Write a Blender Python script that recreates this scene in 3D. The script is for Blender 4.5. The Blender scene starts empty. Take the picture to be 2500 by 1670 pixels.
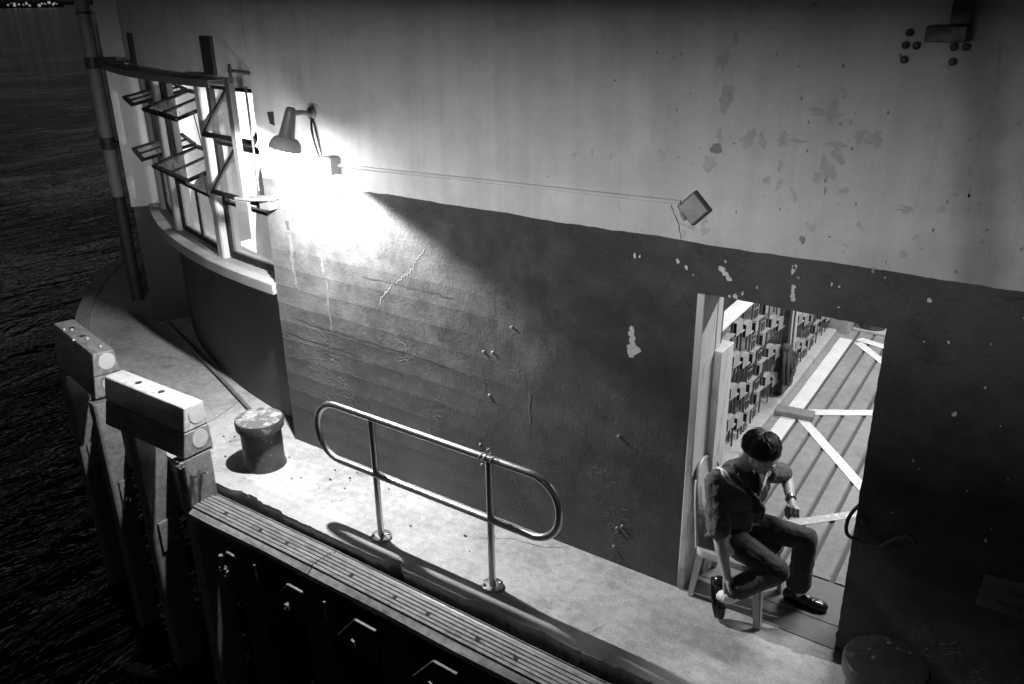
import bpy, bmesh, math, random
from mathutils import Vector, Matrix
rnd = random.Random(7)
R_ = math.radians
scene = bpy.context.scene
COL = scene.collection

# ---------------------------------------------------------------- camera
cam_d = bpy.data.cameras.new("Camera"); cam = bpy.data.objects.new("Camera", cam_d); COL.objects.link(cam)
CX = ((0.81879835, 0.20476995, -0.53631943), (0.57387437, -0.31703079, 0.75508919), (-0.01541019, -0.92604576, -0.37709652))
m = Matrix.Identity(4)
for i in range(3):
    m[i][0] = CX[i][0]; m[i][1] = -CX[i][1]; m[i][2] = -CX[i][2]
m.translation = (0, 0, 3.75)
cam.matrix_world = m
cam_d.sensor_fit = 'HORIZONTAL'; cam_d.sensor_width = 36.0; cam_d.lens = 2080 / 2500 * 36
cam_d.clip_start = 0.05; cam_d.clip_end = 6000
scene.camera = cam

# ---------------------------------------------------------------- world: night sky with city glow near the horizon
world = bpy.data.worlds.new("World"); scene.world = world; world.use_nodes = True
wn = world.node_tree; wn.nodes.clear()
w_out = wn.nodes.new("ShaderNodeOutputWorld"); w_bg = wn.nodes.new("ShaderNodeBackground")
w_tc = wn.nodes.new("ShaderNodeTexCoord"); w_sep = wn.nodes.new("ShaderNodeSeparateXYZ"); w_rmp = wn.nodes.new("ShaderNodeValToRGB")
wn.links.new(w_tc.outputs["Generated"], w_sep.inputs[0]); wn.links.new(w_sep.outputs["Z"], w_rmp.inputs[0])
wn.links.new(w_rmp.outputs["Color"], w_bg.inputs["Color"]); wn.links.new(w_bg.outputs[0], w_out.inputs[0])
cr = w_rmp.color_ramp
cr.elements[0].position = 0.0; cr.elements[0].color = (.006, .006, .006, 1)
cr.elements[1].position = 1.0; cr.elements[1].color = (.006, .006, .006, 1)
for p, v in ((.14, .008), (.19, .22), (.23, .22), (.28, .012), (.5, .008)):
    e = cr.elements.new(p); e.color = (v, v, v, 1)
w_bg.inputs["Strength"].default_value = 1.0

vs = scene.view_settings
vs.view_transform = 'Standard'; vs.look = 'None'; vs.exposure = 0.0; vs.gamma = 1.0
scene.cycles.use_denoising = True
scene.cycles.max_bounces = 8
scene.cycles.sample_clamp_indirect = 4.0

# lamp strengths
P_MAIN, E_BULB, P_BAY, P_PASS, P_FILL = 700.0, 200.0, 330.0, 125.0, 92.0
LAMP = Vector((-4.86, 4.06, 2.54))

# ================================================================ materials
def mk(name):
    m = bpy.data.materials.new(name); m.use_nodes = True
    nt = m.node_tree; b = nt.nodes["Principled BSDF"]
    return m, nt, b

class NT:
    """small helper to wire grey procedural materials"""
    def __init__(s, name, rough=.6, metal=0.0, spec=.5):
        s.m, s.nt, s.b = mk(name)
        s.b.inputs["Roughness"].default_value = rough; s.b.inputs["Metallic"].default_value = metal
        s.b.inputs["Specular IOR Level"].default_value = spec
        s.tc = s.nt.nodes.new("ShaderNodeTexCoord")
    def n(s, t, **k):
        q = s.nt.nodes.new(t)
        for a, v in k.items(): setattr(q, a, v)
        return q
    def l(s, a, b): s.nt.links.new(a, b)
    def sock(s, q, v):
        if hasattr(v, "is_output"): s.l(v, q)
        else: q.default_value = v
    def math(s, op, a, b=0.0, c=None, clamp=False):
        q = s.n("ShaderNodeMath", operation=op); q.use_clamp = clamp
        s.sock(q.inputs[0], a); s.sock(q.inputs[1], b)
        if c is not None: s.sock(q.inputs[2], c)
        return q.outputs[0]
    def coord(s, scale=(1, 1, 1), loc=(0, 0, 0)):
        q = s.n("ShaderNodeMapping"); q.inputs["Scale"].default_value = scale; q.inputs["Location"].default_value = loc
        s.l(s.tc.outputs["Object"], q.inputs["Vector"]); return q.outputs[0]
    def xyz(s):
        q = s.n("ShaderNodeSeparateXYZ"); s.l(s.tc.outputs["Object"], q.inputs[0]); return q.outputs
    def noise(s, scale, detail=4, rough=.55, vec=None, dist=0.0):
        q = s.n("ShaderNodeTexNoise"); q.inputs["Scale"].default_value = scale; q.inputs["Detail"].default_value = detail
        q.inputs["Roughness"].default_value = rough; q.inputs["Distortion"].default_value = dist
        s.l(vec if vec is not None else s.tc.outputs["Object"], q.inputs["Vector"])
        return q.outputs["Fac"]
    def ramp(s, v, lo, hi, a=0.0, b=1.0):
        q = s.n("ShaderNodeMapRange", interpolation_type='SMOOTHSTEP'); s.sock(q.inputs[0], v)
        q.inputs[1].default_value = lo; q.inputs[2].default_value = hi; q.inputs[3].default_value = a; q.inputs[4].default_value = b
        return q.outputs[0]
    def mix(s, f, a, b):
        q = s.n("ShaderNodeMix", data_type='FLOAT'); s.sock(q.inputs[0], f); s.sock(q.inputs[2], a); s.sock(q.inputs[3], b)
        return q.outputs[0]
    def color(s, v):
        q = s.n("ShaderNodeCombineColor")
        for i in range(3): s.sock(q.inputs[i], v)
        s.l(q.outputs[0], s.b.inputs["Base Color"]); return s
    def rough(s, v): s.sock(s.b.inputs["Roughness"], v); return s
    def bump(s, h, dist=.01, strength=1.0):
        q = s.n("ShaderNodeBump"); q.inputs["Distance"].default_value = dist; q.inputs["Strength"].default_value = strength
        s.l(h, q.inputs["Height"])
        if s.b.inputs["Normal"].is_linked: s.l(s.b.inputs["Normal"].links[0].from_socket, q.inputs["Normal"])
        s.l(q.outputs[0], s.b.inputs["Normal"]); return s

def simple(name, v, rough=.6, metal=0.0, vary=.25, scale=9.0, bump=.0, bscale=60.0, spec=.5):
    t = NT(name, rough, metal, spec)
    n1 = t.noise(scale, 5); n2 = t.noise(scale * 9, 3)
    f = t.math('ADD', t.math('MULTIPLY', n1, .65), t.math('MULTIPLY', n2, .35))
    t.color(t.ramp(f, .3, .7, v * (1 - vary), v * (1 + vary)))
    t.rough(t.ramp(n1, .3, .7, max(.05, rough - .12), min(1, rough + .12)))
    if bump: t.bump(t.noise(bscale, 4), bump)
    return t.m

def wall_paint():
    t = NT("harbour_wall_paint", .55, spec=.35)
    x, y, z = t.xyz()
    wob = t.noise(1.1, 3); edge = t.math('ADD', z, t.math('MULTIPLY', t.math('SUBTRACT', wob, .5), .05))
    fine = t.noise(9, 2); edge = t.math('ADD', edge, t.math('MULTIPLY', t.math('SUBTRACT', fine, .5), .014))
    f = t.ramp(edge, 2.414, 2.417)
    big = t.noise(.7, 5, .6); mid = t.noise(5, 6, .65); sp = t.noise(60, 2, .5)
    white = t.ramp(t.math('ADD', t.math('MULTIPLY', big, .5), t.math('MULTIPLY', mid, .5)), .32, .68, .50, .64)
    # rusty specks and grey blisters, thicker towards the right end where the wall has weathered
    wz = t.ramp(x, -3.4, -1.2)
    speck = t.ramp(t.noise(24, 2, .5), .72, .76); blot = t.ramp(t.noise(7.5, 4, .6), .66, .70)
    white = t.math('MULTIPLY', white, t.math('SUBTRACT', 1, t.math('MULTIPLY', t.math('MULTIPLY', speck, wz), .45)))
    white = t.math('MULTIPLY', white, t.math('SUBTRACT', 1, t.math('MULTIPLY', t.math('MULTIPLY', blot, wz), .22)))
    run = t.noise(1.0, 4, .6, t.coord((9, 1, .25)))
    white = t.math('MULTIPLY', white, t.ramp(run, .35, .75, 1.03, .9))
    # damp stain running down at the right
    dx = t.math('ABSOLUTE', t.math('ADD', x, t.math('ADD', t.math('MULTIPLY', t.math('SUBTRACT', z, 3.0), .16), .52)))
    dx = t.math('ADD', dx, t.math('MULTIPLY', t.math('SUBTRACT', t.noise(2.5, 3), .5), .16))
    white = t.math('MULTIPLY', white, t.ramp(dx, .02, .16, .62, 1.0))
    dark = t.ramp(t.math('ADD', t.math('MULTIPLY', big, .55), t.math('MULTIPLY', mid, .45)), .36, .64, .038, .088)
    scuff = t.ramp(t.noise(13, 5, .7), .66, .72); lowz = t.ramp(z, .8, .1)
    dark = t.math('ADD', dark, t.math('MULTIPLY', t.math('MULTIPLY', scuff, lowz), .05))
    dark = t.math('ADD', dark, t.math('MULTIPLY', t.ramp(sp, .76, .8), .03))
    t.color(t.mix(f, dark, white))
    t.rough(t.mix(f, t.ramp(mid, .3, .7, .42, .62), .75))
    # relief: brush strokes, old formwork boards on the left part, blistered paint
    brush = t.noise(26, 4, .6, t.coord((4.5, 1, .5)))
    t.bump(brush, .0035, .8)
    lump = t.noise(3.2, 5, .55); t.bump(lump, .018, .75)
    grain = t.noise(48, 5, .65); t.bump(grain, .0045, .9)
    zz = t.math('ADD', z, t.math('ADD', t.math('MULTIPLY', t.math('SUBTRACT', t.noise(2.2, 3), .5), .05), t.math('MULTIPLY', x, .006)))
    saw = t.math('FRACT', t.math('DIVIDE', zz, .163))
    board = t.math('POWER', saw, 2.5)
    left = t.math('MULTIPLY', t.ramp(t.math('ADD', x, t.math('MULTIPLY', t.noise(1.5, 2), .9)), -2.6, -3.3), t.ramp(z, 2.1, 1.75))
    t.bump(t.math('MULTIPLY', board, left), .011, .8)
    vor = t.n("ShaderNodeTexVoronoi", feature='DISTANCE_TO_EDGE'); vor.inputs["Scale"].default_value = 4.5
    wv = t.n("ShaderNodeVectorMath", operation='ADD'); nz = t.n("ShaderNodeTexNoise"); nz.inputs["Scale"].default_value = 5
    t.l(t.tc.outputs["Object"], nz.inputs["Vector"]); t.l(t.tc.outputs["Object"], wv.inputs[0]); t.l(nz.outputs["Color"], wv.inputs[1]); t.l(wv.outputs[0], vor.inputs["Vector"])
    blister = t.math('MULTIPLY', t.ramp(vor.outputs["Distance"], 0, .05, 1, 0), t.ramp(t.noise(2.3, 3), .52, .62))
    t.bump(t.math('MULTIPLY', blister, t.ramp(z, 1.7, .6)), .006, .8)
    return t.m

def concrete(name, lo, hi, joints=None, rough=.8, grain=.004, stain=.35):
    t = NT(name, rough, spec=.3)
    a = t.noise(1.3, 6, .62); b = t.noise(14, 5, .6); c = t.noise(70, 4, .75)
    f = t.math('ADD', t.math('MULTIPLY', a, .36), t.math('ADD', t.math('MULTIPLY', b, .28), t.math('MULTIPLY', c, .36)))
    v = t.ramp(f, .34, .66, lo, hi)
    st = t.ramp(t.noise(2.4, 5, .65, dist=.6), .56, .70)
    v = t.math('MULTIPLY', v, t.math('SUBTRACT', 1, t.math('MULTIPLY', st, stain)))
    sp = t.ramp(t.noise(75, 2), .70, .74); v = t.math('MULTIPLY', v, t.math('SUBTRACT', 1, t.math('MULTIPLY', sp, .35)))
    t.color(v); t.bump(t.noise(85, 4, .7), grain * 1.6, .8); t.bump(b, grain * 1.5, .5); t.bump(a, .015, .4)
    return t.m

MAT = {}
MAT['wall'] = wall_paint()
MAT['deck'] = concrete("deck_concrete", .21, .50, stain=.42)
MAT['edge'] = concrete("edge_concrete", .25, .38, stain=.35)
MAT['rough_face'] = concrete("weathered_quay_face", .03, .09, grain=.03)
MAT['threshold'] = concrete("smooth_threshold", .15, .2, grain=.0015, stain=.12)
MAT['ramp'] = concrete("gritty_ramp", .18, .31, grain=.006, stain=.15)
MAT['kerb'] = concrete("kerb_concrete", .3, .42, stain=.35)
MAT['white_in'] = simple("inside_white_paint", .62, .6, vary=.08, scale=2)
MAT['sill'] = simple("sill_paint", .15, .6, vary=.12, scale=4, bump=.002, bscale=30)
MAT['column'] = simple("column_paint", .21, .55, vary=.12, scale=3, bump=.002, bscale=25)
MAT['bay_dark'] = simple("bay_dark_paint", .035, .6, vary=.3, scale=3, bump=.004, bscale=18)
MAT['bay_white'] = simple("bay_white_paint", .5, .7, vary=.1, scale=2, bump=.002, bscale=30)
MAT['frame'] = simple("window_steel_paint", .006, .6, vary=.4, scale=20, bump=.001, spec=.2)
MAT['rail_paint'] = simple("shutter_rail_paint", .09, .55, vary=.3, scale=10, bump=.001)
MAT['post_paint'] = simple("shutter_post_paint", .08, .5, vary=.15, scale=10)
MAT['pipe_paint'] = simple("pipe_paint", .26, .5, vary=.15, scale=6)
MAT['dark_pipe'] = simple("dark_pipe_paint", .05, .5, vary=.3, scale=8)
MAT['dark_steel'] = simple("dark_steel", .03, .5, vary=.4, scale=15, bump=.001)
MAT['steel'] = NT("brushed_stainless", .22, 1.0).m
def stainless():
    t = NT("railing_stainless", .2, 1.0)
    n = t.noise(3, 3, .5); sc = t.noise(40, 3, .6, t.coord((1, 6, 6)))
    t.color(t.ramp(sc, .3, .7, .5, .62)); t.rough(t.ramp(t.math('ADD', t.math('MULTIPLY', n, .6), t.math('MULTIPLY', sc, .4)), .35, .65, .26, .42))
    return t.m
MAT['rail'] = stainless()
MAT['bolt'] = simple("galvanised_bolt", .45, .35, 1.0, vary=.2, scale=40)
MAT['rust_bolt'] = simple("rusted_bolt", .11, .6, .3, vary=.5, scale=40)
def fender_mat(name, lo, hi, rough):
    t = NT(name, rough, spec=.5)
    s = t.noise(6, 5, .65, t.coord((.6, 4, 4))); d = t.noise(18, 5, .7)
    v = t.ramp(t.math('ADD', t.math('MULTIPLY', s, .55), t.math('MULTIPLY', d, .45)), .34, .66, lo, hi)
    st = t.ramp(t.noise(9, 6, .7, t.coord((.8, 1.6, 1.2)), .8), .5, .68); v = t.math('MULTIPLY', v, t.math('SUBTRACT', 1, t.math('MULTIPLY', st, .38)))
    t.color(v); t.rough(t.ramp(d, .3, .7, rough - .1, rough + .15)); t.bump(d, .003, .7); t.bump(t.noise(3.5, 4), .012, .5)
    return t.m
MAT['ribbed'] = fender_mat("ribbed_rubber", .11, .24, .4)
MAT['pile'] = fender_mat("pile_rubber", .10, .18, .5)
MAT['pile_shade'] = fender_mat("pile_in_shade", .012, .03, .6)  # darker pile copy: shade under the fender strip put into the colour
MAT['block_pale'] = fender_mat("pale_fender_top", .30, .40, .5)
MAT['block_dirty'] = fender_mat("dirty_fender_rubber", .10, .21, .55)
MAT['plug'] = simple("pale_plug", .36, .55, vary=.1, scale=20)
MAT['hole'] = simple("near_black_matte", .008, .9, vary=.2)
def chipped():
    t = NT("chipped_bollard_paint", .5); n = t.noise(16, 6, .7); f = t.ramp(n, .60, .64); g = t.noise(5, 4)
    t.color(t.mix(f, t.ramp(g, .3, .7, .03, .055), .16)); t.rough(t.mix(f, .42, .8)); t.bump(n, .006, .7); t.bump(g, .012, .5); return t.m
MAT['bollard'] = chipped()
def worn_top():
    t = NT("worn_bollard_top", .38, .25)
    n = t.noise(9, 6, .7, dist=.5); f = t.ramp(n, .45, .6)
    t.color(t.mix(f, .12, .42)); t.rough(t.mix(f, .4, .3)); t.bump(n, .003, .6); return t.m
MAT['worn_top'] = worn_top()
MAT['lamp_body'] = simple("lamp_body_grey", .16, .4, vary=.15)
MAT['dish'] = simple("lamp_dish_grey", .45, .4, vary=.1)
MAT['conduit'] = simple("painted_conduit", .55, .5, vary=.1, scale=5)
MAT['cable'] = simple("black_cable", .02, .45)
MAT['box_grey'] = simple("aged_box_paint", .3, .6, vary=.2, scale=12, bump=.002)
MAT['white_line'] = None
def line_mat():
    t = NT("white_floor_paint", .6)
    n = t.noise(38, 5, .7); x, y, z = t.xyz()
    wear = t.ramp(t.math('ADD', n, t.ramp(y, 6.9, 5.6, 0, .22)), .56, .66)
    t.color(t.math('MULTIPLY', t.mix(wear, .64, .36), t.ramp(t.noise(5, 4), .3, .7, .93, 1.03))); t.bump(n, .002, .4); return t.m
MAT['white_line'] = line_mat()
MAT['grille'] = simple("screen_paint", .26, .45, vary=.2, scale=14, bump=.001)
MAT['handrail'] = simple("handrail_white", .66, .45, vary=.08)
MAT['jamb'] = None
def jamb_mat():
    t = NT("peeling_jamb_paint", .6)
    a = t.noise(7, 5, .65, t.coord((1, 3, .5))); p = t.ramp(a, .54, .60); x, y, z = t.xyz()
    v = t.mix(t.math('MULTIPLY', p, .6), .62, .36)
    low = t.ramp(t.math('ADD', z, t.math('MULTIPLY', t.noise(9, 4), .5)), .55, .2)
    t.color(t.mix(t.math('MULTIPLY', low, .8), v, .12)); t.bump(a, .006, .7); return t.m
MAT['jamb'] = jamb_mat()
MAT['wood'] = simple("worn_timber", .17, .7, vary=.25, scale=12, bump=.002)
MAT['rope'] = simple("grey_rope", .08, .8, vary=.3, scale=60, bump=.004, bscale=200)
MAT['rope_dark'] = simple("dark_rope", .05, .8, vary=.4, scale=50, bump=.004, bscale=180)
MAT['plastic'] = simple("white_plastic", .48, .35, vary=.05)
MAT['sign'] = simple("faded_sign", .13, .6, vary=.15, scale=6)
MAT['ink'] = simple("sign_ink", .04, .6)
MAT['chip'] = simple("exposed_white_coat", .62, .7, vary=.12, scale=30)
MAT['scar'] = simple("old_grey_coat", .25, .75, vary=.18, scale=25, bump=.002)
MAT['scar_dark'] = simple("bare_render_hole", .06, .85, vary=.4, scale=30, bump=.004)
MAT['scar_soft'] = simple("thin_scuffed_coat", .45, .75, vary=.15, scale=25, bump=.002)
MAT['streak'] = simple("paint_drip", .088, .6, vary=.2, scale=20)
MAT['damp'] = simple("damp_crack", .36, .8, vary=.3, scale=20)
MAT['crack'] = simple("crack_shadow", .02, .9)
MAT['groove_shade_crack'] = simple("groove_shade_and_crack", .07, .9)  # serves the painted groove shade and the deck cracks
MAT['crack_pale'] = simple("pale_crack", .10, .8)
MAT['hair'] = simple("black_hair", .010, .58, vary=.5, scale=60, spec=.35)
def skin_mat():
    t = NT("skin", .45, spec=.4); n = t.noise(60, 3); t.color(t.ramp(n, .3, .7, .38, .44)); t.bump(t.noise(250, 2), .0006, .4); return t.m
MAT['skin'] = skin_mat()
def cloth(name, v, rough=.75):
    t = NT(name, rough, spec=.25); n = t.noise(6, 4); wv = t.noise(320, 2)
    t.color(t.ramp(n, .3, .7, v * .85, v * 1.15)); t.bump(wv, .0008, .5); t.bump(t.noise(11, 3, .5, t.coord((1, 1, .6)), .8), .02, .55)
    t.b.inputs["Sheen Weight"].default_value = .15; return t.m
MAT['shirt'] = cloth("navy_shirt", .085); MAT['trousers'] = cloth("dark_trousers", .034)
MAT['scarf'] = cloth("satin_neckerchief", .02, .35); MAT['stripe'] = simple("white_braid", .85, .6, vary=.05)
MAT['shoe'] = simple("black_leather", .012, .22, vary=.3); MAT['sock'] = simple("white_sock", .82, .8, vary=.06, bump=.001)
MAT['glass_frame'] = simple("thin_metal_frame", .5, .25, 1.0); MAT['watch'] = simple("watch_steel", .55, .2, 1.0)
MAT['badge'] = simple("name_badge", .55, .4); MAT['leaf'] = simple("dead_leaf", .03, .8)
MAT['lips'] = simple("lip_skin", .15, .5); MAT['eye'] = simple("eye_white", .5, .2)

def emit(name, s):
    m, nt, b = mk(name); b.inputs["Base Color"].default_value = (.8, .8, .8, 1)
    b.inputs["Emission Color"].default_value = (1, 1, 1, 1); b.inputs["Emission Strength"].default_value = s; return m
MAT['bulb'] = emit("lamp_bulb", E_BULB); MAT['lens'] = emit("floodlight_lens", 45.0); MAT['tube'] = emit("fluorescent_tube", 9.0); MAT['far_lamp'] = emit("city_lamp", .25)
def glass_mat():
    m, nt, b = mk("window_glass"); nt.nodes.remove(b)
    o = nt.nodes["Material Output"]; g = nt.nodes.new("ShaderNodeBsdfGlossy"); tr = nt.nodes.new("ShaderNodeBsdfTransparent"); mx = nt.nodes.new("ShaderNodeMixShader")
    fr = nt.nodes.new("ShaderNodeFresnel"); fr.inputs[0].default_value = 1.5
    g.inputs["Roughness"].default_value = .02; tr.inputs["Color"].default_value = (.74, .74, .74, 1)
    ge = nt.nodes.new("ShaderNodeNewGeometry"); iv = nt.nodes.new("ShaderNodeMath"); iv.operation = 'SUBTRACT'; iv.inputs[0].default_value = 1.0; ml = nt.nodes.new("ShaderNodeMath"); ml.operation = 'MULTIPLY'
    nt.links.new(ge.outputs["Backfacing"], iv.inputs[1]); nt.links.new(iv.outputs[0], ml.inputs[0]); nt.links.new(fr.outputs[0], ml.inputs[1])
    nt.links.new(ml.outputs[0], mx.inputs[0]); df = nt.nodes.new('ShaderNodeBsdfTranslucent'); d2 = nt.nodes.new('ShaderNodeBsdfDiffuse'); ad = nt.nodes.new('ShaderNodeMixShader'); ad.inputs[0].default_value = .5; m2 = nt.nodes.new('ShaderNodeMixShader'); m2.inputs[0].default_value = .12; nt.links.new(df.outputs[0], ad.inputs[1]); nt.links.new(d2.outputs[0], ad.inputs[2]); nt.links.new(tr.outputs[0], m2.inputs[1]); nt.links.new(ad.outputs[0], m2.inputs[2]); nt.links.new(m2.outputs[0], mx.inputs[1]); nt.links.new(g.outputs[0], mx.inputs[2]); nt.links.new(mx.outputs[0], o.inputs[0]); return m
MAT['glass'] = glass_mat()
def water_mat():
    t = NT("harbour_water", .12, spec=.5); t.color(.004)
    a = t.noise(1.0, 4, .6, t.coord((1.9, .75, 1)), .6); b = t.noise(1.0, 5, .65, t.coord((.5, .22, 1)), .5); c = t.noise(1.0, 3, .6, t.coord((7, 4.5, 1)))
    am = t.ramp(t.noise(.12, 3, .6, dist=.5), .42, .62, .25, 1.25); t.bump(b, .22, .7); t.bump(t.math('MULTIPLY', a, am), .16, .8); t.bump(c, .012, .6)
    t.b.inputs["IOR"].default_value = 1.33; return t.m
MAT['water'] = water_mat()

# ================================================================ mesh helpers
class MB:
    def __init__(s): s.bm = bmesh.new()
    def box(s, c, size, M=None):
        hx, hy, hz = size[0] / 2, size[1] / 2, size[2] / 2
        vs_ = []
        for dx in (-1, 1):
            for dy in (-1, 1):
                for dz in (-1, 1):
                    v = Vector((dx * hx, dy * hy, dz * hz))
                    if M: v = M @ v
                    vs_.append(s.bm.verts.new(v + Vector(c)))
        for f in ((0, 1, 3, 2), (4, 6, 7, 5), (0, 4, 5, 1), (2, 3, 7, 6), (0, 2, 6, 4), (1, 5, 7, 3)):
            s.bm.faces.new([vs_[i] for i in f])
        return s
    def span(s, x0, x1, y0, y1, z0, z1): return s.box(((x0 + x1) / 2, (y0 + y1) / 2, (z0 + z1) / 2), (abs(x1 - x0), abs(y1 - y0), abs(z1 - z0)))
    def ring(s, pts): return [s.bm.verts.new(p) for p in pts]
    def skin(s, rings, closed=True, cap=True):
        for a, b in zip(rings, rings[1:]):
            n = len(a)
            for i in range(n if closed else n - 1):
                s.bm.faces.new((a[i], a[(i + 1) % n], b[(i + 1) % n], b[i]))
        if cap and closed:
            s.bm.faces.new(list(reversed(rings[0]))); s.bm.faces.new(rings[-1])
    def tube(s, pts, r, n=12, cap=True, loop=False):
        pts = [Vector(p) for p in pts]; rs = r if isinstance(r, (list, tuple)) else [r] * len(pts)
        N = len(pts); up = None; rings = []
        for i, p in enumerate(pts):
            if loop: d = pts[(i + 1) % N] - pts[i - 1]
            else: d = pts[min(i + 1, N - 1)] - pts[max(i - 1, 0)]
            d.normalize()
            if up is None: up = d.orthogonal().normalized()
            up = (up - d * up.dot(d)).normalized(); sd = d.cross(up)
            rings.append(s.ring([p + (up * math.cos(a) + sd * math.sin(a)) * rs[i] for a in [2 * math.pi * k / n for k in range(n)]]))
        s.skin(rings, True, cap and not loop)
        if loop: s.skin([rings[-1], rings[0]], True, False)
        return s
    def cyl(s, a, b, r, n=20): return s.tube([a, b], r, n)
    def lathe(s, prof, c=(0, 0, 0), M=None, n=32, cap=True):
        rings = []
        for r, z in prof:
            ps = []
            for k in range(n):
                a = 2 * math.pi * k / n; v = Vector((r * math.cos(a), r * math.sin(a), z))
                if M: v = M @ v
                ps.append(v + Vector(c))
            rings.append(s.ring(ps))
        s.skin(rings, True, cap); return s
    def prism(s, poly, f):
        """poly: 2D points, f(u, v, k) -> 3D for k = 0, 1"""
        a = s.ring([f(u, v, 0) for u, v in poly]); b = s.ring([f(u, v, 1) for u, v in poly])
        s.skin([a, b]); return s
    def sheet(s, pts): s.bm.faces.new([s.bm.verts.new(p) for p in pts]); return s
    def ell(s, c, r, M=None, seg=20, ring=12):
        for_ = bmesh.ops.create_uvsphere(s.bm, u_segments=seg, v_segments=ring, radius=1.0)
        T = Matrix.Diagonal((r[0], r[1], r[2])); 
        for v in for_['verts']:
            q = T @ v.co
            if M: q = M @ q
            v.co = q + Vector(c)
        return s
    def chain(s, pts, n=14):
        """closed capsule chain: [(pos, radius)]"""
        for (p, r) in pts: s.ell(p, (r, r, r), seg=n, ring=max(6, n // 2))
        for (p, r), (q, t) in zip(pts, pts[1:]): s.tube([p, q], [r, t], n)
        return s
    def build(s, name, mat, parent=None, smooth=None, bevel=0.0, segs=2):
        bmesh.ops.recalc_face_normals(s.bm, faces=s.bm.faces[:])
        me = bpy.data.meshes.new(name); s.bm.to_mesh(me); s.bm.free()
        o = bpy.data.objects.new(name, me); COL.objects.link(o)
        me.materials.append(MAT[mat] if isinstance(mat, str) else mat)
        if parent: o.parent = parent; o.matrix_parent_inverse = Matrix.Translation(-Vector(parent.location)) if parent.type == 'EMPTY' and not any(parent.rotation_euler) else Matrix.Identity(4)
        if smooth:
            for p in me.polygons: p.use_smooth = True
            me.set_sharp_from_angle(angle=R_(smooth))
        if bevel:
            b = o.modifiers.new("Bevel", 'BEVEL'); b.width = bevel; b.segments = segs; b.limit_method = 'ANGLE'; b.angle_limit = R_(35)
        return o

def thing(name, label, cat, loc=(0, 0, 0), group=None):
    o = bpy.data.objects.new(name, None); COL.objects.link(o); o.location = loc; o.empty_display_size = .1
    o['label'] = label; o['category'] = cat
    if group: o['group'] = group
    return o
def tag(o, label, cat, group=None):
    o['label'] = label; o['category'] = cat
    if group: o['group'] = group
    return o
def struct(o): o['kind'] = 'structure'; return o

CC = Vector((-4.945, 12.613, 0))
def pol(r, a, z=0.0): return Vector((CC.x + r * math.cos(R_(a)), CC.y + r * math.sin(R_(a)), z))
def arc_solid(mb, r0, r1, a0, a1, z0, z1, n=40):
    rings = []
    for i in range(n + 1):
        a = a0 + (a1 - a0) * i / n
        rings.append(mb.ring([pol(r0, a, z0), pol(r1, a, z0), pol(r1, a, z1), pol(r0, a, z1)]))
    mb.skin(rings); return mb
YW = 4.494

# ================================================================ setting
o = MB().span(-3000, 3000, -2500, 3500, -3.2, -2.2).build("water", 'water'); struct(o)

def deck_outline(jit):
    pts = []
    x = 5.0
    while x > -5.35:
        y = 3.585
        if jit:
            y += abs(rnd.gauss(0, .004))
            for cx, w, d in ((-5.25, .28, .05), (-4.9, .12, .03), (-3.62, .09, .07), (-2.75, .22, .035), (-2.35, .2, .02), (-1.7, .3, .02)):
                q = abs(x - cx) / w
                if q < 1: y += d * (1 - q * q) * (.55 + .45 * rnd.random())
        pts.append((x, y)); x -= .025
    for i in range(60):
        a = -93 - i * 1.15; r = 9.035 + max(0, (-a - 93)) * .0085
        p = pol(r, a); pts.append((p.x, p.y))
    return pts
front = deck_outline(True)
mb = MB()
inner = []
for (x, y) in front:
    if y < 3.75 and x > -6.2: inner.append((x, 3.742))
    else:
        d = Vector((x - CC.x, y - CC.y)); d = d * ((d.length - .16) / d.length); inner.append((CC.x + d.x, CC.y + d.y))
A = mb.ring([(x, y + .012, .010) for x, y in inner]); A2 = mb.ring([(x, y, .012) for x, y in inner]); B = mb.ring([(x, y, .008) for x, y in front]); B2 = mb.ring([(x, y - .004, -.02) for x, y in front])
Cb = mb.ring([(x, y + .02 + .03 * rnd.random(), -.12) for x, y in front]); D = mb.ring([(x, y + .05, -.6) for x, y in front]); A0 = mb.ring([(x, y + .012, -.6) for x, y in inner])
mb.skin([A, A2, B, B2, Cb, D, A0], closed=False)
o = mb.build("deck_edge_kerb", 'edge'); struct(o)
mb = MB()
pl = [(x, y + .013) for x, y in inner] + [(-12.6, 12.6), (5.0, 12.6)]
pl = [p for p in pl if True]
cut = [(x, y) for x, y in pl]
mb.prism(cut, lambda u, v, k: (u, v, 0.0 if k else -.6))
o = mb.build("deck", 'deck'); struct(o)
# threshold strip and grooved passage floor (sheets laid on the slab)
mb = MB().span(-1.83, 3.4, 4.70, 5.115, .001, .006); mb.span(-1.83, -.55, 4.482, 4.692, .001, .005); o = mb.build("threshold_floor", 'threshold'); struct(o)
SK = -.04
def skx(x, y): return x + SK * (y - 7.5)
mb = MB()
mb_dark = MB().sheet([(-2.75, 5.12, .0008), (3.2, 5.12, .0008), (3.2, 12.29, .0008), (-2.95, 12.29, .0008)]); struct(mb_dark.build("floor_groove_shade", 'groove_shade_crack'))  # dark sheet paints the shade at the bottom of the grooves
grooves = [-1.955, -1.785, -1.615, -1.44, -1.265, -1.09, -.915, -.74, -.565, -.39, -.215, -.04, .15]
for xa, xb in zip([-2.55] + grooves, grooves + [3.3]):
    g = .012
    q = [(skx(xa + g, 5.122), 5.122), (skx(xb - g, 5.122), 5.122), (skx(xb - g, 12.5), 12.5), (skx(xa + g, 12.5), 12.5)]
    a = mb.ring([(x, y, .001) for x, y in q]); ins = .008
    b = mb.ring([(x + (ins if i in (0, 3) else -ins), y, .016) for i, (x, y) in enumerate(q)])
    mb.skin([a, b])
o = mb.build("passage_floor", 'ramp'); struct(o)
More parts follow.
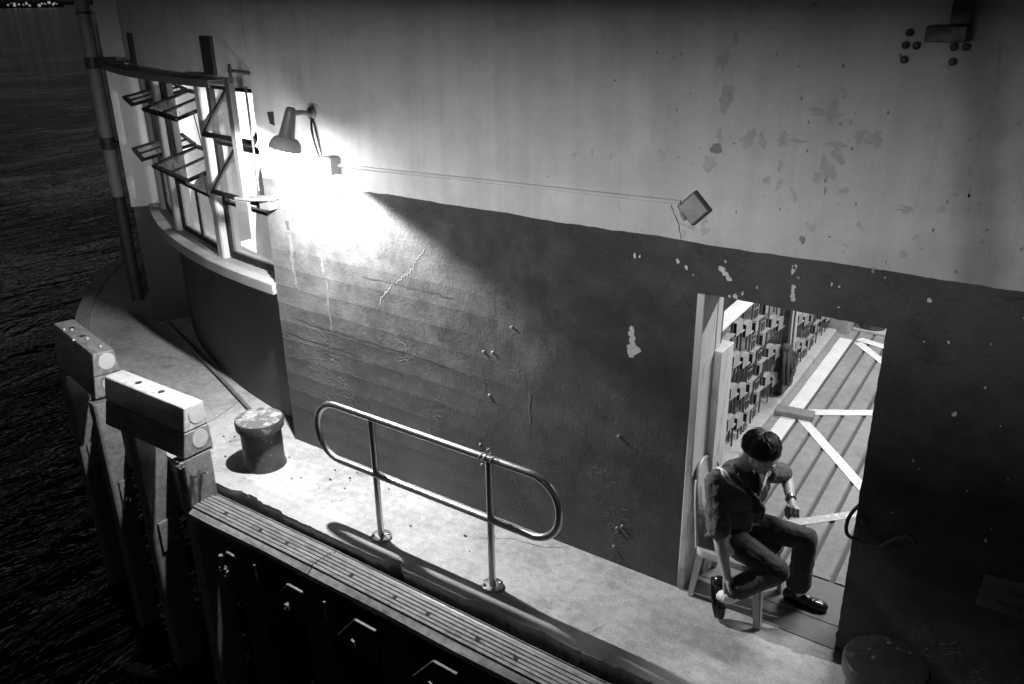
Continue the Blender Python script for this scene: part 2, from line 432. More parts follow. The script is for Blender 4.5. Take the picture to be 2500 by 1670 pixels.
def strip(mb, p, q, w, z=.020, sh=0.0):
    p = Vector((*p, 0)); q = Vector((*q, 0)); d = (q - p).normalized(); n = Vector((-d.y, d.x, 0)) * w / 2
    N = 14; L = []; Rr = []
    for i in range(N + 1):
        c = p.lerp(q, i / N); j = .004
        L.append(c + n * (1 + rnd.uniform(-j, j) * 8) + Vector((0, 0, z))); Rr.append(c - n * (1 + rnd.uniform(-j, j) * 8) + Vector((0, 0, z)))
    a = mb.ring(L); b = mb.ring(Rr); mb.skin([a, b], closed=False, cap=False)
mb = MB(); strip(mb, (skx(-2.035, 5.9), 5.9), (skx(-2.035, 9.65), 9.65), .14, .0185); struct(mb.build("white_floor_line", 'white_line'))
mb = MB()
strip(mb, (-1.90, 7.555), (-1.10, 8.06), .115, .0205); strip(mb, (-1.93, 7.40), (-1.02, 6.32), .095, .0205)
strip(mb, (-1.98, 9.60), (-1.28, 8.80), .10, .0205); strip(mb, (-1.62, 5.45), (-.78, 6.36), .085, .0205)
struct(mb.build("hazard_floor_line", 'white_line'))
mb = MB(); strip(mb, (-2.0, 9.72), (-.4, 9.22), .12, .0205); struct(mb.build("step_floor_line", 'white_line'))

# ================================================================ pier building
bld = thing("pier_building", "old two-tone pier building, white above dark paint, with rounded window bay and open doorway", "building", (-3, 5, 0))
mb = MB()
def ragged(p, q, n, amp):
    out = [p]
    for i in range(1, n):
        t = i / n; k = rnd.gauss(0, amp) if rnd.random() > .06 else -abs(rnd.gauss(0, amp * 2.2)); d = Vector((q[0] - p[0], q[1] - p[1])).normalized()
        out.append((p[0] + (q[0] - p[0]) * t - d.y * k, p[1] + (q[1] - p[1]) * t + d.x * k))
    return out
U = [(-5.655, -.02)] + [(-1.816, -.02)] + ragged((-1.816, .0), (-1.82, 2.117), 60, .0008) + ragged((-1.82, 2.117), (-.797, 2.11), 34, .0012) + ragged((-.797, 2.11), (-.80, .0), 60, .0013) + [(-.80, -.02), (6, -.02), (6, 7), (-5.655, 7)] + ragged((-5.655, 6.9), (-5.655, .01), 240, .0015)
mb.prism(U, lambda u, v, k: (u, YW if k == 0 else 4.87, v))
o = mb.build("front_wall", 'wall', bld)
mb = MB(); arc_solid(mb, 7.6, 7.93, -94.6, -122.95, -.02, 1.40); o = mb.build("bay_base_wall", 'bay_dark', bld, smooth=30)
mb = MB(); arc_solid(mb, 7.80, 8.185, -95.05, -122.95, 1.40, 1.5, 60); o = mb.build("window_sill", 'sill', bld, smooth=30, bevel=.008)
mb = MB(); arc_solid(mb, 7.75, 8.15, -95.05, -122.95, 3.10, 7); o = mb.build("bay_upper_wall", 'wall', bld, smooth=30)
mb = MB(); arc_solid(mb, 7.7, 8.38, -123.0, -150, 1.475, 7); o = mb.build("end_pier", 'bay_white', bld, smooth=30)
mb = MB(); arc_solid(mb, 7.7, 8.36, -123.0, -150, -.02, 1.47); o = mb.build("end_pier_base", 'bay_dark', bld, smooth=30)
# interior shell: partition, back wall, ceiling, passage walls
mb = MB(); mb.span(-3.75, -3.65, 4.875, 12.3, 0, 3.3); mb.build("partition_wall", 'white_in', bld); mb = MB(); mb.span(-3.645, -3.60, 4.875, 12.29, 0, 3.29); mb.build("partition_panel", 'rail_paint', bld)
mb = MB(); mb.span(-9.6, -3.76, 8.0, 8.1, 0.031, 3.295); mb.build("office_back_wall", 'white_in', bld)
mb = MB(); arc_solid(mb, 4.6, 7.58, -84, -124, .003, .03, 24); mb.build("office_floor", 'threshold', bld)
mb = MB(); mb.span(-7.15, -6.8, 5.85, 6.15, .031, 3.29); mb.build("office_pillar", 'white_in', bld); mb = MB(); mb.span(-8.7, -8.4, 6.4, 6.7, .031, 3.29); mb.build("office_pillar", 'white_in', bld)
mb = MB(); mb.span(-3.74, 6, 4.88, 12.6, 3.31, 3.45); arc_solid(mb, 4.3, 7.74, -81.2, -124, 3.30, 3.44, 24); mb.build("ceiling", 'white_in', bld)
mb = MB(); mb.span(-3.64, 6, 12.3, 12.4, 0, 3.3); mb.span(2.9, 3.0, 4.88, 12.29, 0, 3.3); mb.build("passage_wall", 'bay_white', bld)
# door jamb lining and inner post
mb = MB(); mb.prism([(4.49, 0), (4.716, 0), (4.716, 2.113), (4.49, 2.113)], lambda u, v, k: (-1.85 if k == 0 else -1.803 + .004 * math.sin(v * 3), u, v))
mb.build("door_jamb", 'jamb', bld, bevel=.006)
mb = MB(); mb.span(-1.93, -1.757, 4.72, 4.93, 0, 1.675); mb.span(-1.93, -1.80, 4.72, 4.80, 1.678, 2.11); mb.build("door_post", 'jamb', bld, bevel=.006)

# columns and windows of the bay
col_a = [-102.75, -112.4, -120.6]
for a in col_a:
    mb = MB()
    prof = [(a - .5, 7.88), (a - .5, 8.045), (a - .40, 8.06), (a + .30, 8.062), (a + .42, 8.05), (a + .5, 8.02), (a + .5, 7.88)]
    r0 = mb.ring([pol(r, x, 1.5) for x, r in prof]); r1 = mb.ring([pol(r, x, 3.1) for x, r in prof]); mb.skin([r0, r1])
    mb.build("window_column", 'column', bld, smooth=30)
spans = [(-95.2, -102.2), (-103.3, -111.85), (-112.95, -120.05), (-121.15, -122.9)]
tilts = [None, None, None, None]
TZ = [1.515, 2.035, 2.575, 3.095]
RW = 7.98
def local(a_mid):
    t = Vector((-math.sin(R_(a_mid)), math.cos(R_(a_mid)), 0)); n = Vector((math.cos(R_(a_mid)), math.sin(R_(a_mid)), 0)); return t, n
def bar(mb, p, q, w, d, n):
    """flat bar from p to q, w across, d along n"""
    p = Vector(p); q = Vector(q); ax = (q - p).normalized(); s_ = ax.cross(n).normalized()
    M = Matrix((ax, s_, n)).transposed(); mb.box((p + q) / 2, ((q - p).length, w, d), M)
for k, (a0, a1) in enumerate(spans):
    am = (a0 + a1) / 2; t, n = local(am)
    P0 = pol(RW, a0); P1 = pol(RW, a1); d = (P1 - P0); L = d.length; d.normalize(); nn = Vector((d.y, -d.x, 0));
    if nn.dot(n) < 0: nn = -nn
    Z = Vector((0, 0, 1))
    mb = MB(); e = .026
    bar(mb, P0 + d * e + Z * TZ[0], P0 + d * e + Z * TZ[3], .052, .05, nn); bar(mb, P1 - d * e + Z * TZ[0], P1 - d * e + Z * TZ[3], .052, .05, nn)
    for i, zz in enumerate(TZ):
        if i == 2 and k != 0: continue
        w = .055 if i in (0, 3) else .03
        zc = zz + (w / 2 if i == 0 else -w / 2 if i == 3 else 0)
        bar(mb, P0 + d * .053 + Z * zc, P1 - d * .053 + Z * zc, w, .048, nn)
    if k in (1, 2): bar(mb, (P0 + P1) / 2 + Z * (TZ[0] + .056), (P0 + P1) / 2 + Z * (TZ[1] - .016), .028, .04, nn)
    wf = mb.build("window_frame", 'frame', bld)
    mb = MB(); mb.prism([(.053, TZ[0] + .056), (L - .053, TZ[0] + .056), (L - .053, TZ[1] - .016), (.053, TZ[1] - .016)], lambda u, v, kk: P0 + d * u + Z * v + nn * (.003 if kk else -.003))
    mb.build("fixed_pane", 'glass', wf)
    for row, (zl, zh) in enumerate(((TZ[1], TZ[2]), (TZ[2], TZ[3] - .05))):
        if k == 3: continue
        pz, half, tilt = {0: ((2.335, .245, 38), (2.857, .26, 37)), 1: ((2.285, .258, 73), (2.84, .258, 73)), 2: ((2.285, .29, 78), (2.84, .29, 78))}[k][row]
        tilt = R_(tilt)
        up = Vector((0, 0, 1)) * math.cos(tilt) - nn * math.sin(tilt)     # top swings in, bottom swings out
        nrm = nn * math.cos(tilt) + Vector((0, 0, 1)) * math.sin(tilt)
        c0 = P0 + d * .062 + Z * pz; c1 = P1 - d * .062 + Z * pz
        mb = MB(); q = .02
        bar(mb, c0 + d * q - up * half, c0 + d * q + up * half, .034, .03, nrm); bar(mb, c1 - d * q - up * half, c1 - d * q + up * half, .034, .03, nrm)
        bar(mb, c0 + d * .038 + up * (half - q), c1 - d * .038 + up * (half - q), .034, .029, nrm); bar(mb, c0 + d * .038 - up * (half - q), c1 - d * .038 - up * (half - q), .04, .029, nrm)
        if k != 0: bar(mb, (c0 + c1) / 2 - up * (half - .041), (c0 + c1) / 2 + up * (half - .038), .022, .026, nrm)
        if k == 1: mb.tube([c0 + d * .12 - up * half * .2, c0 + d * .10 + Z * (-.52)], .005, 6)
        mb.build("pivot_sash", 'frame', wf)
        mb = MB(); Lc = (c1 - c0).length
        mb.prism([(.035, -half + .038), (Lc - .035, -half + .038), (Lc - .035, half - .035), (.035, half - .035)], lambda u, v, kk: c0 + d * u + up * v + nrm * (.003 if kk else -.003))
        mb.build("pivot_pane", 'glass', wf)

# paint scars, flakes, drips and cracks of the wall (thin chips lying on it)
def blob_poly(cx, cz, rx, rz, n=22, rough=.35, rot=0.0):
    pts = []; ph = [rnd.uniform(0, 6.28) for _ in range(4)]
    for i in range(n):
        a = 2 * math.pi * i / n; k = 1 + rough * (.5 * math.sin(2 * a + ph[0]) + .35 * math.sin(3 * a + ph[1]) + .3 * math.sin(5 * a + ph[2]) + .22 * math.sin(9 * a + ph[3])) + rough * .25 * rnd.uniform(-1, 1)
        k = max(.25, k); u = rx * k * math.cos(a); v = rz * k * math.sin(a)
        pts.append((cx + u * math.cos(rot) - v * math.sin(rot), cz + u * math.sin(rot) + v * math.cos(rot)))
    return pts
def decal(mb, poly, off=.002):
    mb.prism(poly, lambda u, v, k: (u, YW - (off if k else -.004), v))
mb = MB()   # exposed white on dark paint
def chain_blob(mb, pts, r):
    for x, z in pts: decal(mb, blob_poly(x, z, r * rnd.uniform(.8, 1.25), r * rnd.uniform(.8, 1.3), 14, .35), .0022 + rnd.random() * .0012)
chain_blob(mb, [(-2.268, 1.80), (-2.272, 1.768), (-2.262, 1.735), (-2.257, 1.70)], .021)
decal(mb, blob_poly(-2.252, 1.66, .043, .042, 26, .3), .0026); decal(mb, blob_poly(-2.268, 1.625, .022, .022, 16, .4), .003)
for x, z, r in ((-2.268, 2.275, .011), (-2.235, 2.276, .007), (-1.985, 2.285, .012), (-1.93, 2.256, .011), (-1.695, 2.33, .006), (-1.50, 2.21, .006), (-1.31, 2.345, .016), (-1.302, 2.362, .012), (-1.58, 2.16, .008),
                (-1.62, 2.135, .014), (-1.655, 2.13, .008), (-1.10, 2.30, .007), (-1.06, 2.295, .006), (-.62, 2.30, .012), (-.5, 2.1, .007), (-.2, 2.35, .009), (-1.05, 2.18, .005), (-.41, 1.72, .012), (-.56, 1.4, .006), (-.3, 1.9, .006), (-.15, 1.05, .008), (-.62, 1.05, .005)):
    decal(mb, blob_poly(x, z, r * .8, r * 1.3, 14, .45), .0024)
chain_blob(mb, [(-1.715, 2.285), (-1.705, 2.272), (-1.69, 2.258), (-1.675, 2.245), (-1.665, 2.232)], .014)
chain_blob(mb, [(-1.298, 2.25), (-1.30, 2.225), (-1.297, 2.2), (-1.292, 2.178)], .0125)
for i in range(26):
    x = rnd.uniform(-1.9, .4); z = rnd.uniform(1.0, 2.4)
    if x < -.8 and z < 2.13: continue
    decal(mb, blob_poly(x, z, .0035, .0045, 8, .3))
mb.build("peeled_paint", 'chip', bld)
mb = MB()   # bare grey patches on the white paint
for x, z, rx, rz, ro in ((-1.765, 3.226, .05, .085, .3), (-1.835, 2.87, .048, .05, .3), (-1.624, 3.02, .04, .06, .5), (-1.79, 3.03, .025, .04, .5), (-1.55, 3.02, .02, .06, .5), (-1.44, 3.03, .035, .04, .6), (-1.37, 3.03, .06, .012, .5),
                         (-1.234, 3.175, .07, .035, .7), (-1.205, 3.215, .02, .04, .5), (-1.06, 3.075, .035, .035, .6), (-.985, 3.07, .045, .04, .5), (-1.02, 3.06, .04, .02, .5), (-1.155, 2.98, .03, .06, .6), (-1.195, 2.90, .04, .07, .5), (-1.17, 3.03, .05, .02, .6), (-1.24, 2.855, .03, .03, .5), (-1.504, 2.812, .022, .03, .5), (-1.435, 2.8, .018, .035, .5),
                         (-1.245, 2.59, .025, .035, .6), (-1.84, 2.55, .025, .05, .6), (-1.83, 2.49, .04, .02, .6), (-1.93, 2.50, .04, .018, .7), (-1.96, 2.45, .025, .025, .7), (-1.35, 2.75, .02, .035, .7), (-.79, 2.74, .05, .018, .8), (-1.0, 2.63, .014, .03, .6), (-.64, 2.76, .025, .02, .6), (-.73, 2.61, .014, .02, .6), (-1.1, 2.80, .03, .02, .6), (-1.44, 2.90, .02, .03, .6), (-1.8, 3.42, .03, .08, .6), (-1.74, 3.52, .02, .04, .6), (-2.7, 2.85, .03, .012, .7), (-2.58, 2.87, .012, .03, .6), (-2.45, 2.86, .03, .015, .8)):
    decal(mb, blob_poly(x, z, rx * .8, rz * .8, 44, ro, rnd.uniform(-.4, .4)), .0016 + rnd.random() * .0008)
mb.build("bare_patch", 'scar_soft', bld)
mb = MB()
decal(mb, blob_poly(-1.800, 2.955, .03, .032, 18, .25), .003); decal(mb, blob_poly(-1.281, 2.517, .016, .022, 14, .3), .003); decal(mb, blob_poly(-.905, 2.41, .007, .018, 10, .3), .003); decal(mb, blob_poly(-1.195, 2.79, .004, .02, 10, .3), .003)
for i in range(70):
    x = -3.1 + 3.4 * math.sqrt(rnd.random()); z = rnd.uniform(2.46, 3.5)
    decal(mb, blob_poly(x, z, rnd.uniform(.003, .008), rnd.uniform(.004, .010), 9, .4), .0025)
mb.build("render_pit", 'scar', bld)
def crackline(mb, pts, w, j=.008, n=7, off=.0022):
    P = []
    for (x, z), (x2, z2) in zip(pts, pts[1:]):
        for i in range(n):
            f = i / n; P.append((x + (x2 - x) * f + rnd.uniform(-j, j), z + (z2 - z) * f + rnd.uniform(-j, j)))
    P.append(pts[-1])
    up = []; dn = []
    for i, (x, z) in enumerate(P):
        a = P[max(0, i - 1)]; b = P[min(len(P) - 1, i + 1)]; d = Vector((b[0] - a[0], b[1] - a[1])); d.normalize()
        ww = w * rnd.uniform(.5, 1.2) * (1 if 0 < i < len(P) - 1 else .2) / 2
        up.append((x - d.y * ww, z + d.x * ww)); dn.append((x + d.y * ww, z - d.x * ww))
    a = mb.ring([(x, YW - off, z) for x, z in up]); b = mb.ring([(x, YW - off, z) for x, z in dn]); mb.skin([a, b], False, False)
mb = MB()
crackline(mb, [(-4.62, 1.742), (-4.2, 1.738), (-3.95, 1.735)], .012); crackline(mb, [(-3.95, 1.735), (-3.86, 1.74), (-3.7, 1.725)], .018)
crackline(mb, [(-5.45, 1.215), (-5.0, 1.205), (-4.6, 1.19), (-4.2, 1.185)], .014); crackline(mb, [(-4.3, 1.19), (-3.7, 1.17)], .007)
crackline(mb, [(-5.62, 1.065), (-5.1, 1.05), (-4.7, 1.045)], .008); crackline(mb, [(-3.46, 1.30), (-3.43, 1.1), (-3.42, .98)], .005); crackline(mb, [(-3.33, 1.83), (-3.36, 1.55)], .004)
crackline(mb, [(-2.05, 2.615), (-2.02, 2.55), (-1.99, 2.5), (-1.975, 2.42)], .005, .004); crackline(mb, [(-2.02, 2.24), (-1.95, 2.1), (-1.88, 2.0)], .004, .006)
mb.build("wall_crack", 'crack', bld)
mb = MB()
crackline(mb, [(-.525, 3.55), (-.50, 3.3), (-.53, 3.15), (-.545, 2.95), (-.53, 2.86), (-.52, 2.75)], .012, .008); crackline(mb, [(-.62, 2.84), (-.52, 2.845), (-.47, 2.86), (-.44, 2.9)], .014)
mb.build("damp_crack", 'damp', bld)
mb = MB()
crackline(mb, [(-3.95, 2.075), (-4.02, 1.98), (-4.1, 1.86), (-4.22, 1.79), (-4.3, 1.72), (-4.4, 1.62), (-4.46, 1.53)], .012, .011); crackline(mb, [(-5.45, .86), (-5.2, .90), (-5.0, .93), (-4.9, .86), (-4.75, .84)], .009, .012)
crackline(mb, [(-4.33, 1.3), (-4.2, 1.26), (-4.18, 1.14), (-4.3, 1.1)], .009, .012); crackline(mb, [(-3.2, 1.3), (-3.08, 1.28)], .02, .006); crackline(mb, [(-3.14, 1.32), (-3.135, 1.24)], .015, .004)
crackline(mb, [(-2.95, .62), (-2.8, .72), (-2.75, .60), (-2.9, .58)], .008, .01); crackline(mb, [(-3.1, .95), (-3.02, 1.02), (-3.06, .9)], .007, .008); crackline(mb, [(-2.6, .45), (-2.45, .55), (-2.38, .48)], .009, .012); crackline(mb, [(-2.35, .35), (-2.2, .3), (-2.25, .22)], .012, .012)
crackline(mb, [(-3.55, 1.22), (-3.5, 1.16), (-3.42, 1.15), (-3.45, 1.08)], .007, .01); crackline(mb, [(-4.9, .7), (-4.7, .66), (-4.6, .72)], .008, .01)
mb.build("filled_crack", 'crack_pale', bld)
mb = MB()
def drip(x, z0, z1, w):
    pts = [(x + .006 * math.sin(i * .9), z0 + (z1 - z0) * i / 10) for i in range(11)]; crackline(mb, pts, w, .002, 2, .0026)
drip(-5.045, 1.89, 1.68, .03); drip(-5.02, 1.655, 1.2, .026); drip(-5.40, 1.97, 1.5, .045); drip(-3.05, 1.15, .9, .02)
mb.build("paint_drip", 'streak', bld)
mb = MB()
for x, z, w, h in ((-5.462, 2.885, .075, .10), (-5.417, 2.038, .05, .075)):
    mb.prism([(x - w / 2, z + h / 2), (x + w / 2, z + h / 2 + .008), (x + w / 2 - .004, z - h / 2), (x - w / 2 + .018, z - h / 2 + .01)], lambda u, v, k: (u, YW - (.003 if k else -.004), v))
mb.build("wall_hole", 'crack', bld)
mb = MB()
for x, z in ((-3.19, 1.62), (-3.36, 1.39), (-3.44, 1.38), (-3.40, 1.04), (-2.33, 1.02), (-2.32, .3), (-2.28, .33), (-2.34, .14), (-3.50, .60), (-3.49, .43), (-1.275, 2.31)):
    mb = MB(); mb.lathe([(.003, .016), (.009, .014), (.011, 0)], (x, YW, z), Matrix.Rotation(R_(90), 3, 'X'), 8); mb.build("wall_stud", 'scar', bld, smooth=40)

# ================================================================ storm-shutter frame on the bay
sh = thing("shutter_frame", "curved dark steel rail with upright straps fixed above the bay windows", "shutter rail", tuple(pol(8.35, -108, 3.1)))
mb = MB(); arc_solid(mb, 8.26, 8.43, -96.0, -131, 3.165, 3.18, 50); arc_solid(mb, 8.415, 8.43, -96.0, -131, 3.125, 3.164, 50); mb.build("curved_rail", 'rail_paint', sh, smooth=30)
for a, h, r in ((-98.9, .30, 8.15), (-113.4, .28, 8.15), (-124.5, .34, 8.385)):
    mb = MB(); arc_solid(mb, r, r + .03, a - .62, a + .62, 3.185, 3.185 + h, 3); arc_solid(mb, r, 8.40, a - 1.5, a + .62, 3.181, 3.197, 4)
    mb.build("strap", 'dark_steel', sh, bevel=.003)
mb = MB(); mb.span(-5.72, -5.665, 4.295, 4.35, 2.16, 3.20); mb.build("end_post", 'post_paint', sh, bevel=.004)
mb = MB(); mb.cyl((-5.70, 4.33, 3.25), (-5.62, 4.47, 3.22), .014, 8); mb.cyl((-5.66, 4.32, 3.16), (-5.66, 4.32, 3.30), .013, 8); mb.cyl((-5.68, 4.46, 3.12), (-5.68, 4.46, 2.30), .009, 8); mb.build("hinge_pin", 'dark_steel', sh, smooth=40)
mb = MB()
mb.prism([(-5.76, 4.27), (-5.60, 4.30), (-5.45, 4.40), (-5.47, 4.489), (-5.60, 4.489), (-5.64, 4.38), (-5.76, 4.36)], lambda u, v, k: (u, v, 2.255 if k == 0 else 2.275))
mb.span(-5.76, -5.60, 4.275, 4.30, 2.16, 2.25); mb.span(-5.62, -5.50, 4.40, 4.488, 2.17, 2.254)
mb.build("foot_bracket", 'post_paint', sh, bevel=.003)

# drainpipes left of the bay
def pipe(x, y, r, label, z0, z1, collars):
    t = thing("drainpipe", label, "pipe", (x, y, 0), "drainpipes beside the bay")
    mb = MB().cyl((x, y, 1.42), (x, y, z1), r, 24); mb.build("pipe_run", 'pipe_paint', t, smooth=40)
    mb = MB().cyl((x, y, z0), (x, y, 1.42), r * .98, 24); mb.build("lower_pipe", 'dark_pipe', t, smooth=40)
    for z, h in collars:
        mb = MB().cyl((x, y, z), (x, y, z + h), r * 1.16, 24); mb.span(x + .02, x + .35, y - .03, y + .03, z + h * .3, z + h * .6); mb.build("collar", 'dark_pipe', t, smooth=40, bevel=.004)
pipe(-10.47, 6.0, .078, "thick pale drainpipe with dark collars running down beside the bay", -2.3, 6.5, ((2.02, .15), (3.0, .13), (3.62, .03)))
pipe(-10.98, 6.25, .05, "thin drainpipe standing behind the thick one at the bay", -2.3, 3.05, ((2.0, .12), (2.98, .06)))

# ================================================================ wall lamp (lit)
lamp = thing("wall_lamp", "lit grey spot lamp with a wide rain dish on the white wall", "lamp", (-5.0, YW, 2.95))
mb = MB(); mb.lathe([(.045, 0), (.05, .012), (.03, .03), (.001, .034)], (-4.99, YW, 2.955), Matrix.Rotation(R_(90), 3, 'X'), 20); mb.chain([((-4.99, 4.46, 2.955), .018), ((-4.90, 4.32, 2.985), .018), ((-4.82, 4.16, 3.0), .022)]); mb.build("swivel_arm", 'lamp_body', lamp, smooth=40)
ax = Vector((-.22, -.14, -.96)).normalized(); zq = -ax; xq = zq.orthogonal().normalized(); ML = Matrix((xq, zq.cross(xq), zq)).transposed()
LC = Vector((-4.84, 4.08, 2.785))
mb = MB(); mb.lathe([(.001, .275), (.026, .272), (.034, .262), (.037, .245), (.058, .06), (.055, .05)], LC, ML, 28); mb.build("lamp_holder", 'lamp_body', lamp, smooth=40)
mb = MB(); mb.lathe([(.057, .062), (.085, .05), (.106, .025), (.115, -.008), (.119, -.02), (.114, -.018), (.10, .022), (.08, .042), (.05, .05)], LC, ML, 40, cap=False); mb.build("rain_dish", 'dish', lamp, smooth=50)
mb = MB(); mb.lathe([(.02, .045), (.035, .015), (.052, -.03), (.054, -.07), (.036, -.10), (.001, -.112)], LC, ML, 28); mb.build("bulb", 'bulb', lamp, smooth=60)
mb = MB(); mb.tube([(-4.98, 4.475, 2.93), (-4.955, 4.44, 2.85), (-4.925, 4.43, 2.75), (-4.905, 4.44, 2.66), (-4.89, 4.46, 2.62)], .008, 8); mb.tube([(-4.975, 4.48, 2.93), (-4.945, 4.47, 2.83), (-4.93, 4.475, 2.74), (-4.90, 4.47, 2.64)], .006, 8); mb.build("lamp_cable", 'cable', lamp, smooth=60)
def light(name, kind, loc, power, parent=None, **k):
    d = bpy.data.lights.new(name, kind); d.energy = power
    for a, v in k.items(): setattr(d, a, v)
    o = bpy.data.objects.new(name, d); COL.objects.link(o); o.location = loc
    if parent: o.parent = parent; o.matrix_parent_inverse = Matrix.Translation(-Vector(parent.location))
    return o
# floodlight with a hood, the second fitting of the pair, at the end of the conduit
fl = thing("floodlight", "small hooded floodlight at the conduit's end, glaring beside the spot lamp", "lamp", (-4.83, YW, 2.6))
mb = MB(); mb.span(-4.815, -4.745, 4.40, YW - .002, 2.525, 2.655); mb.build("lamp_housing", 'conduit', fl, bevel=.006)
mb = MB(); mb.prism([(4.39, 2.658), (4.49, 2.658), (4.49, 2.664), (4.39, 2.664)], lambda u, v, k: (-4.835 if k == 0 else -4.745, u, v)); mb.tube([(-4.76, 4.40, 2.52), (-4.765, 4.41, 2.46), (-4.77, 4.45, 2.40), (-4.775, 4.485, 2.36)], .006, 8); mb.build("hood", 'lamp_body', fl)
mb = MB(); Mx = Matrix.Rotation(R_(-90), 3, 'Y'); mb.lathe([(.055, 0), (.062, .01), (.06, .03), (.045, .05), (.02, .06), (.001, .062)], (-4.816, 4.435, 2.585), Mx, 24); mb.build("lens", 'lens', fl, smooth=60)
sp = light("spot_beam", 'SPOT', LAMP, P_MAIN, lamp, spot_size=R_(179), spot_blend=.17, shadow_soft_size=.035)
sp.rotation_euler = Vector((-.345, .045, -.94)).to_track_quat('-Z', 'Y').to_euler()

# unseen lamp added behind the camera to brighten the white band of the wall
gl = thing("unseen_fill_lamp", "unseen wide lamp added behind the camera to brighten the wall", "lamp", (-1.7, -1.9, 3.45))
GC = Vector((-1.7, -1.9, 3.45)); GA = (Vector((-4.6, 4.49, 2.15)) - GC).normalized(); gx = Vector((GA.y, -GA.x, 0)).normalized(); MG = Matrix((gx, (-GA).cross(gx), -GA)).transposed()
mb = MB(); mb.box(GC - GA * .06, (1.5, .4, .08), MG); mb.cyl(GC + Vector((-.5, -.1, .1)), GC + Vector((-.5, -.1, .9)), .02, 8); mb.cyl(GC + Vector((.5, -.1, .1)), GC + Vector((.5, -.1, .9)), .02, 8); mb.build("fill_housing", 'lamp_body', gl, bevel=.01)
gh = Vector((GA.x, GA.y, 0)).normalized()
mb = MB()
for s0, z0, z1 in ((1, .20, -.045), (-1, -.20, -.29)):
    q = [GC + gx * x + gh * u + Vector((0, 0, z)) for x, u, z in ((-.8, 0, z0), (.8, 0, z0), (1.5, .9, z1), (-1.5, .9, z1))]
    ra = mb.ring(q); rb = mb.ring([p + Vector((0, 0, .012 * s0)) for p in q]); mb.skin([ra, rb])
mb.build("beam_cut_plate", 'hole', gl)  # unseen plates added to cut the lamp's beam above and below
gs = light("unseen_fill_source", 'AREA', GC, P_FILL, gl, shape='RECTANGLE', size=1.3, size_y=.2, spread=R_(95))
gs.rotation_euler = MG.to_euler()

# conduit and diamond box
mb = MB(); mb.tube([(-4.75, 4.476, 2.592), (-4.2, 4.482, 2.60), (-3.6, 4.48, 2.612), (-2.9, 4.483, 2.622), (-2.3, 4.481, 2.632), (-1.985, 4.482, 2.638)], .0125, 14)
o = mb.build("conduit_pipe", 'conduit', smooth=40); tag(o, "thin painted conduit running along the white wall from floodlight to diamond box", "conduit")
jb = thing("junction_box", "grey square junction box set diamond-wise on the white wall over the doorway", "junction box", (-1.896, YW, 2.616))
Md = Matrix.Rotation(R_(45), 3, 'Y')
mb = MB().box((-1.896, 4.476, 2.616), (.145, .034, .145), Md); mb.build("box_body", 'scar_dark', jb, bevel=.006)
mb = MB().box((-1.897, 4.455, 2.617), (.126, .010, .126), Md); mb.build("box_cover", 'box_grey', jb, bevel=.004)
mb = MB().tube([(-1.985, 4.472, 2.638), (-1.975, 4.47, 2.60), (-1.965, 4.468, 2.565), (-1.945, 4.466, 2.545)], .012, 10); mb.build("box_lead", 'scar', jb, smooth=40)

# top-right bracket and bolt row
br = thing("wall_bracket", "dark steel hanger bracket with bolts high on the right of the white wall", "bracket", (-.72, YW, 3.55))
mb = MB(); mb.span(-.725, -.645, 4.40, 4.49, 3.60, 5.2); mb.build("hanger_channel", 'dark_steel', br, bevel=.004)
mb = MB(); mb.span(-.812, -.645, 4.37, 4.489, 3.525, 3.595); mb.build("mounting_plate", 'dark_steel', br, bevel=.004)
for x, z in ((-.9, 3.561), (-.91, 3.506), (-.862, 3.505), (-.906, 3.442), (-.703, 3.501), (-.653, 3.502), (-.699, 3.438)):
    mb = MB(); mb.lathe([(.019, 0), (.019, .012), (.011, .014), (.010, .03), (.001, .031)], (x, YW, z), Matrix.Rotation(R_(90), 3, 'X'), 8); mb.build("anchor_bolt", 'dark_steel', br)

# rope tied at the right jamb, and the sign
mb = MB()
def smooth_path(P, n=8):
    P = [Vector(p) for p in P]; out = []
    for i in range(len(P) - 1):
        a = P[max(0, i - 1)]; b = P[i]; c = P[i + 1]; d = P[min(len(P) - 1, i + 2)]
        for k in range(n):
            t = k / n; out.append(.5 * ((2 * b) + (c - a) * t + (2 * a - 5 * b + 4 * c - d) * t * t + (3 * b - a - 3 * c + d) * t ** 3))
    out.append(P[-1]); return out
mb.tube(smooth_path([(-.775, 4.60, 1.02), (-.81, 4.50, 1.0), (-.835, 4.47, .93), (-.825, 4.46, .85), (-.77, 4.47, .822), (-.70, 4.47, .818), (-.645, 4.47, .826), (-.60, 4.465, .88), (-.545, 4.46, .935), (-.50, 4.46, .955), (-.475, 4.46, .92)]), .011, 8)
mb.tube(smooth_path([(-.655, 4.47, .822), (-.60, 4.465, .815), (-.55, 4.465, .84)]), .009, 8); mb.lathe([(.022, 0), (.02, .02), (.001, .03)], (-.752, YW, .945), Matrix.Rotation(R_(90), 3, 'X'), 10)
o = mb.build("mooring_rope", 'rope', smooth=60); tag(o, "short grey rope looped round the right edge of the doorway", "rope")
sg = thing("wall_sign", "faded pale sign plate with dark lettering low on the dark wall", "sign", (.06, YW, .76))
mb = MB(); mb.prism([(-.118, .853), (.33, .884), (.345, .66), (-.127, .65)], lambda u, v, k: (u, YW - (.012 if k else .002), v)); mb.build("sign_plate", 'sign', sg, bevel=.003)
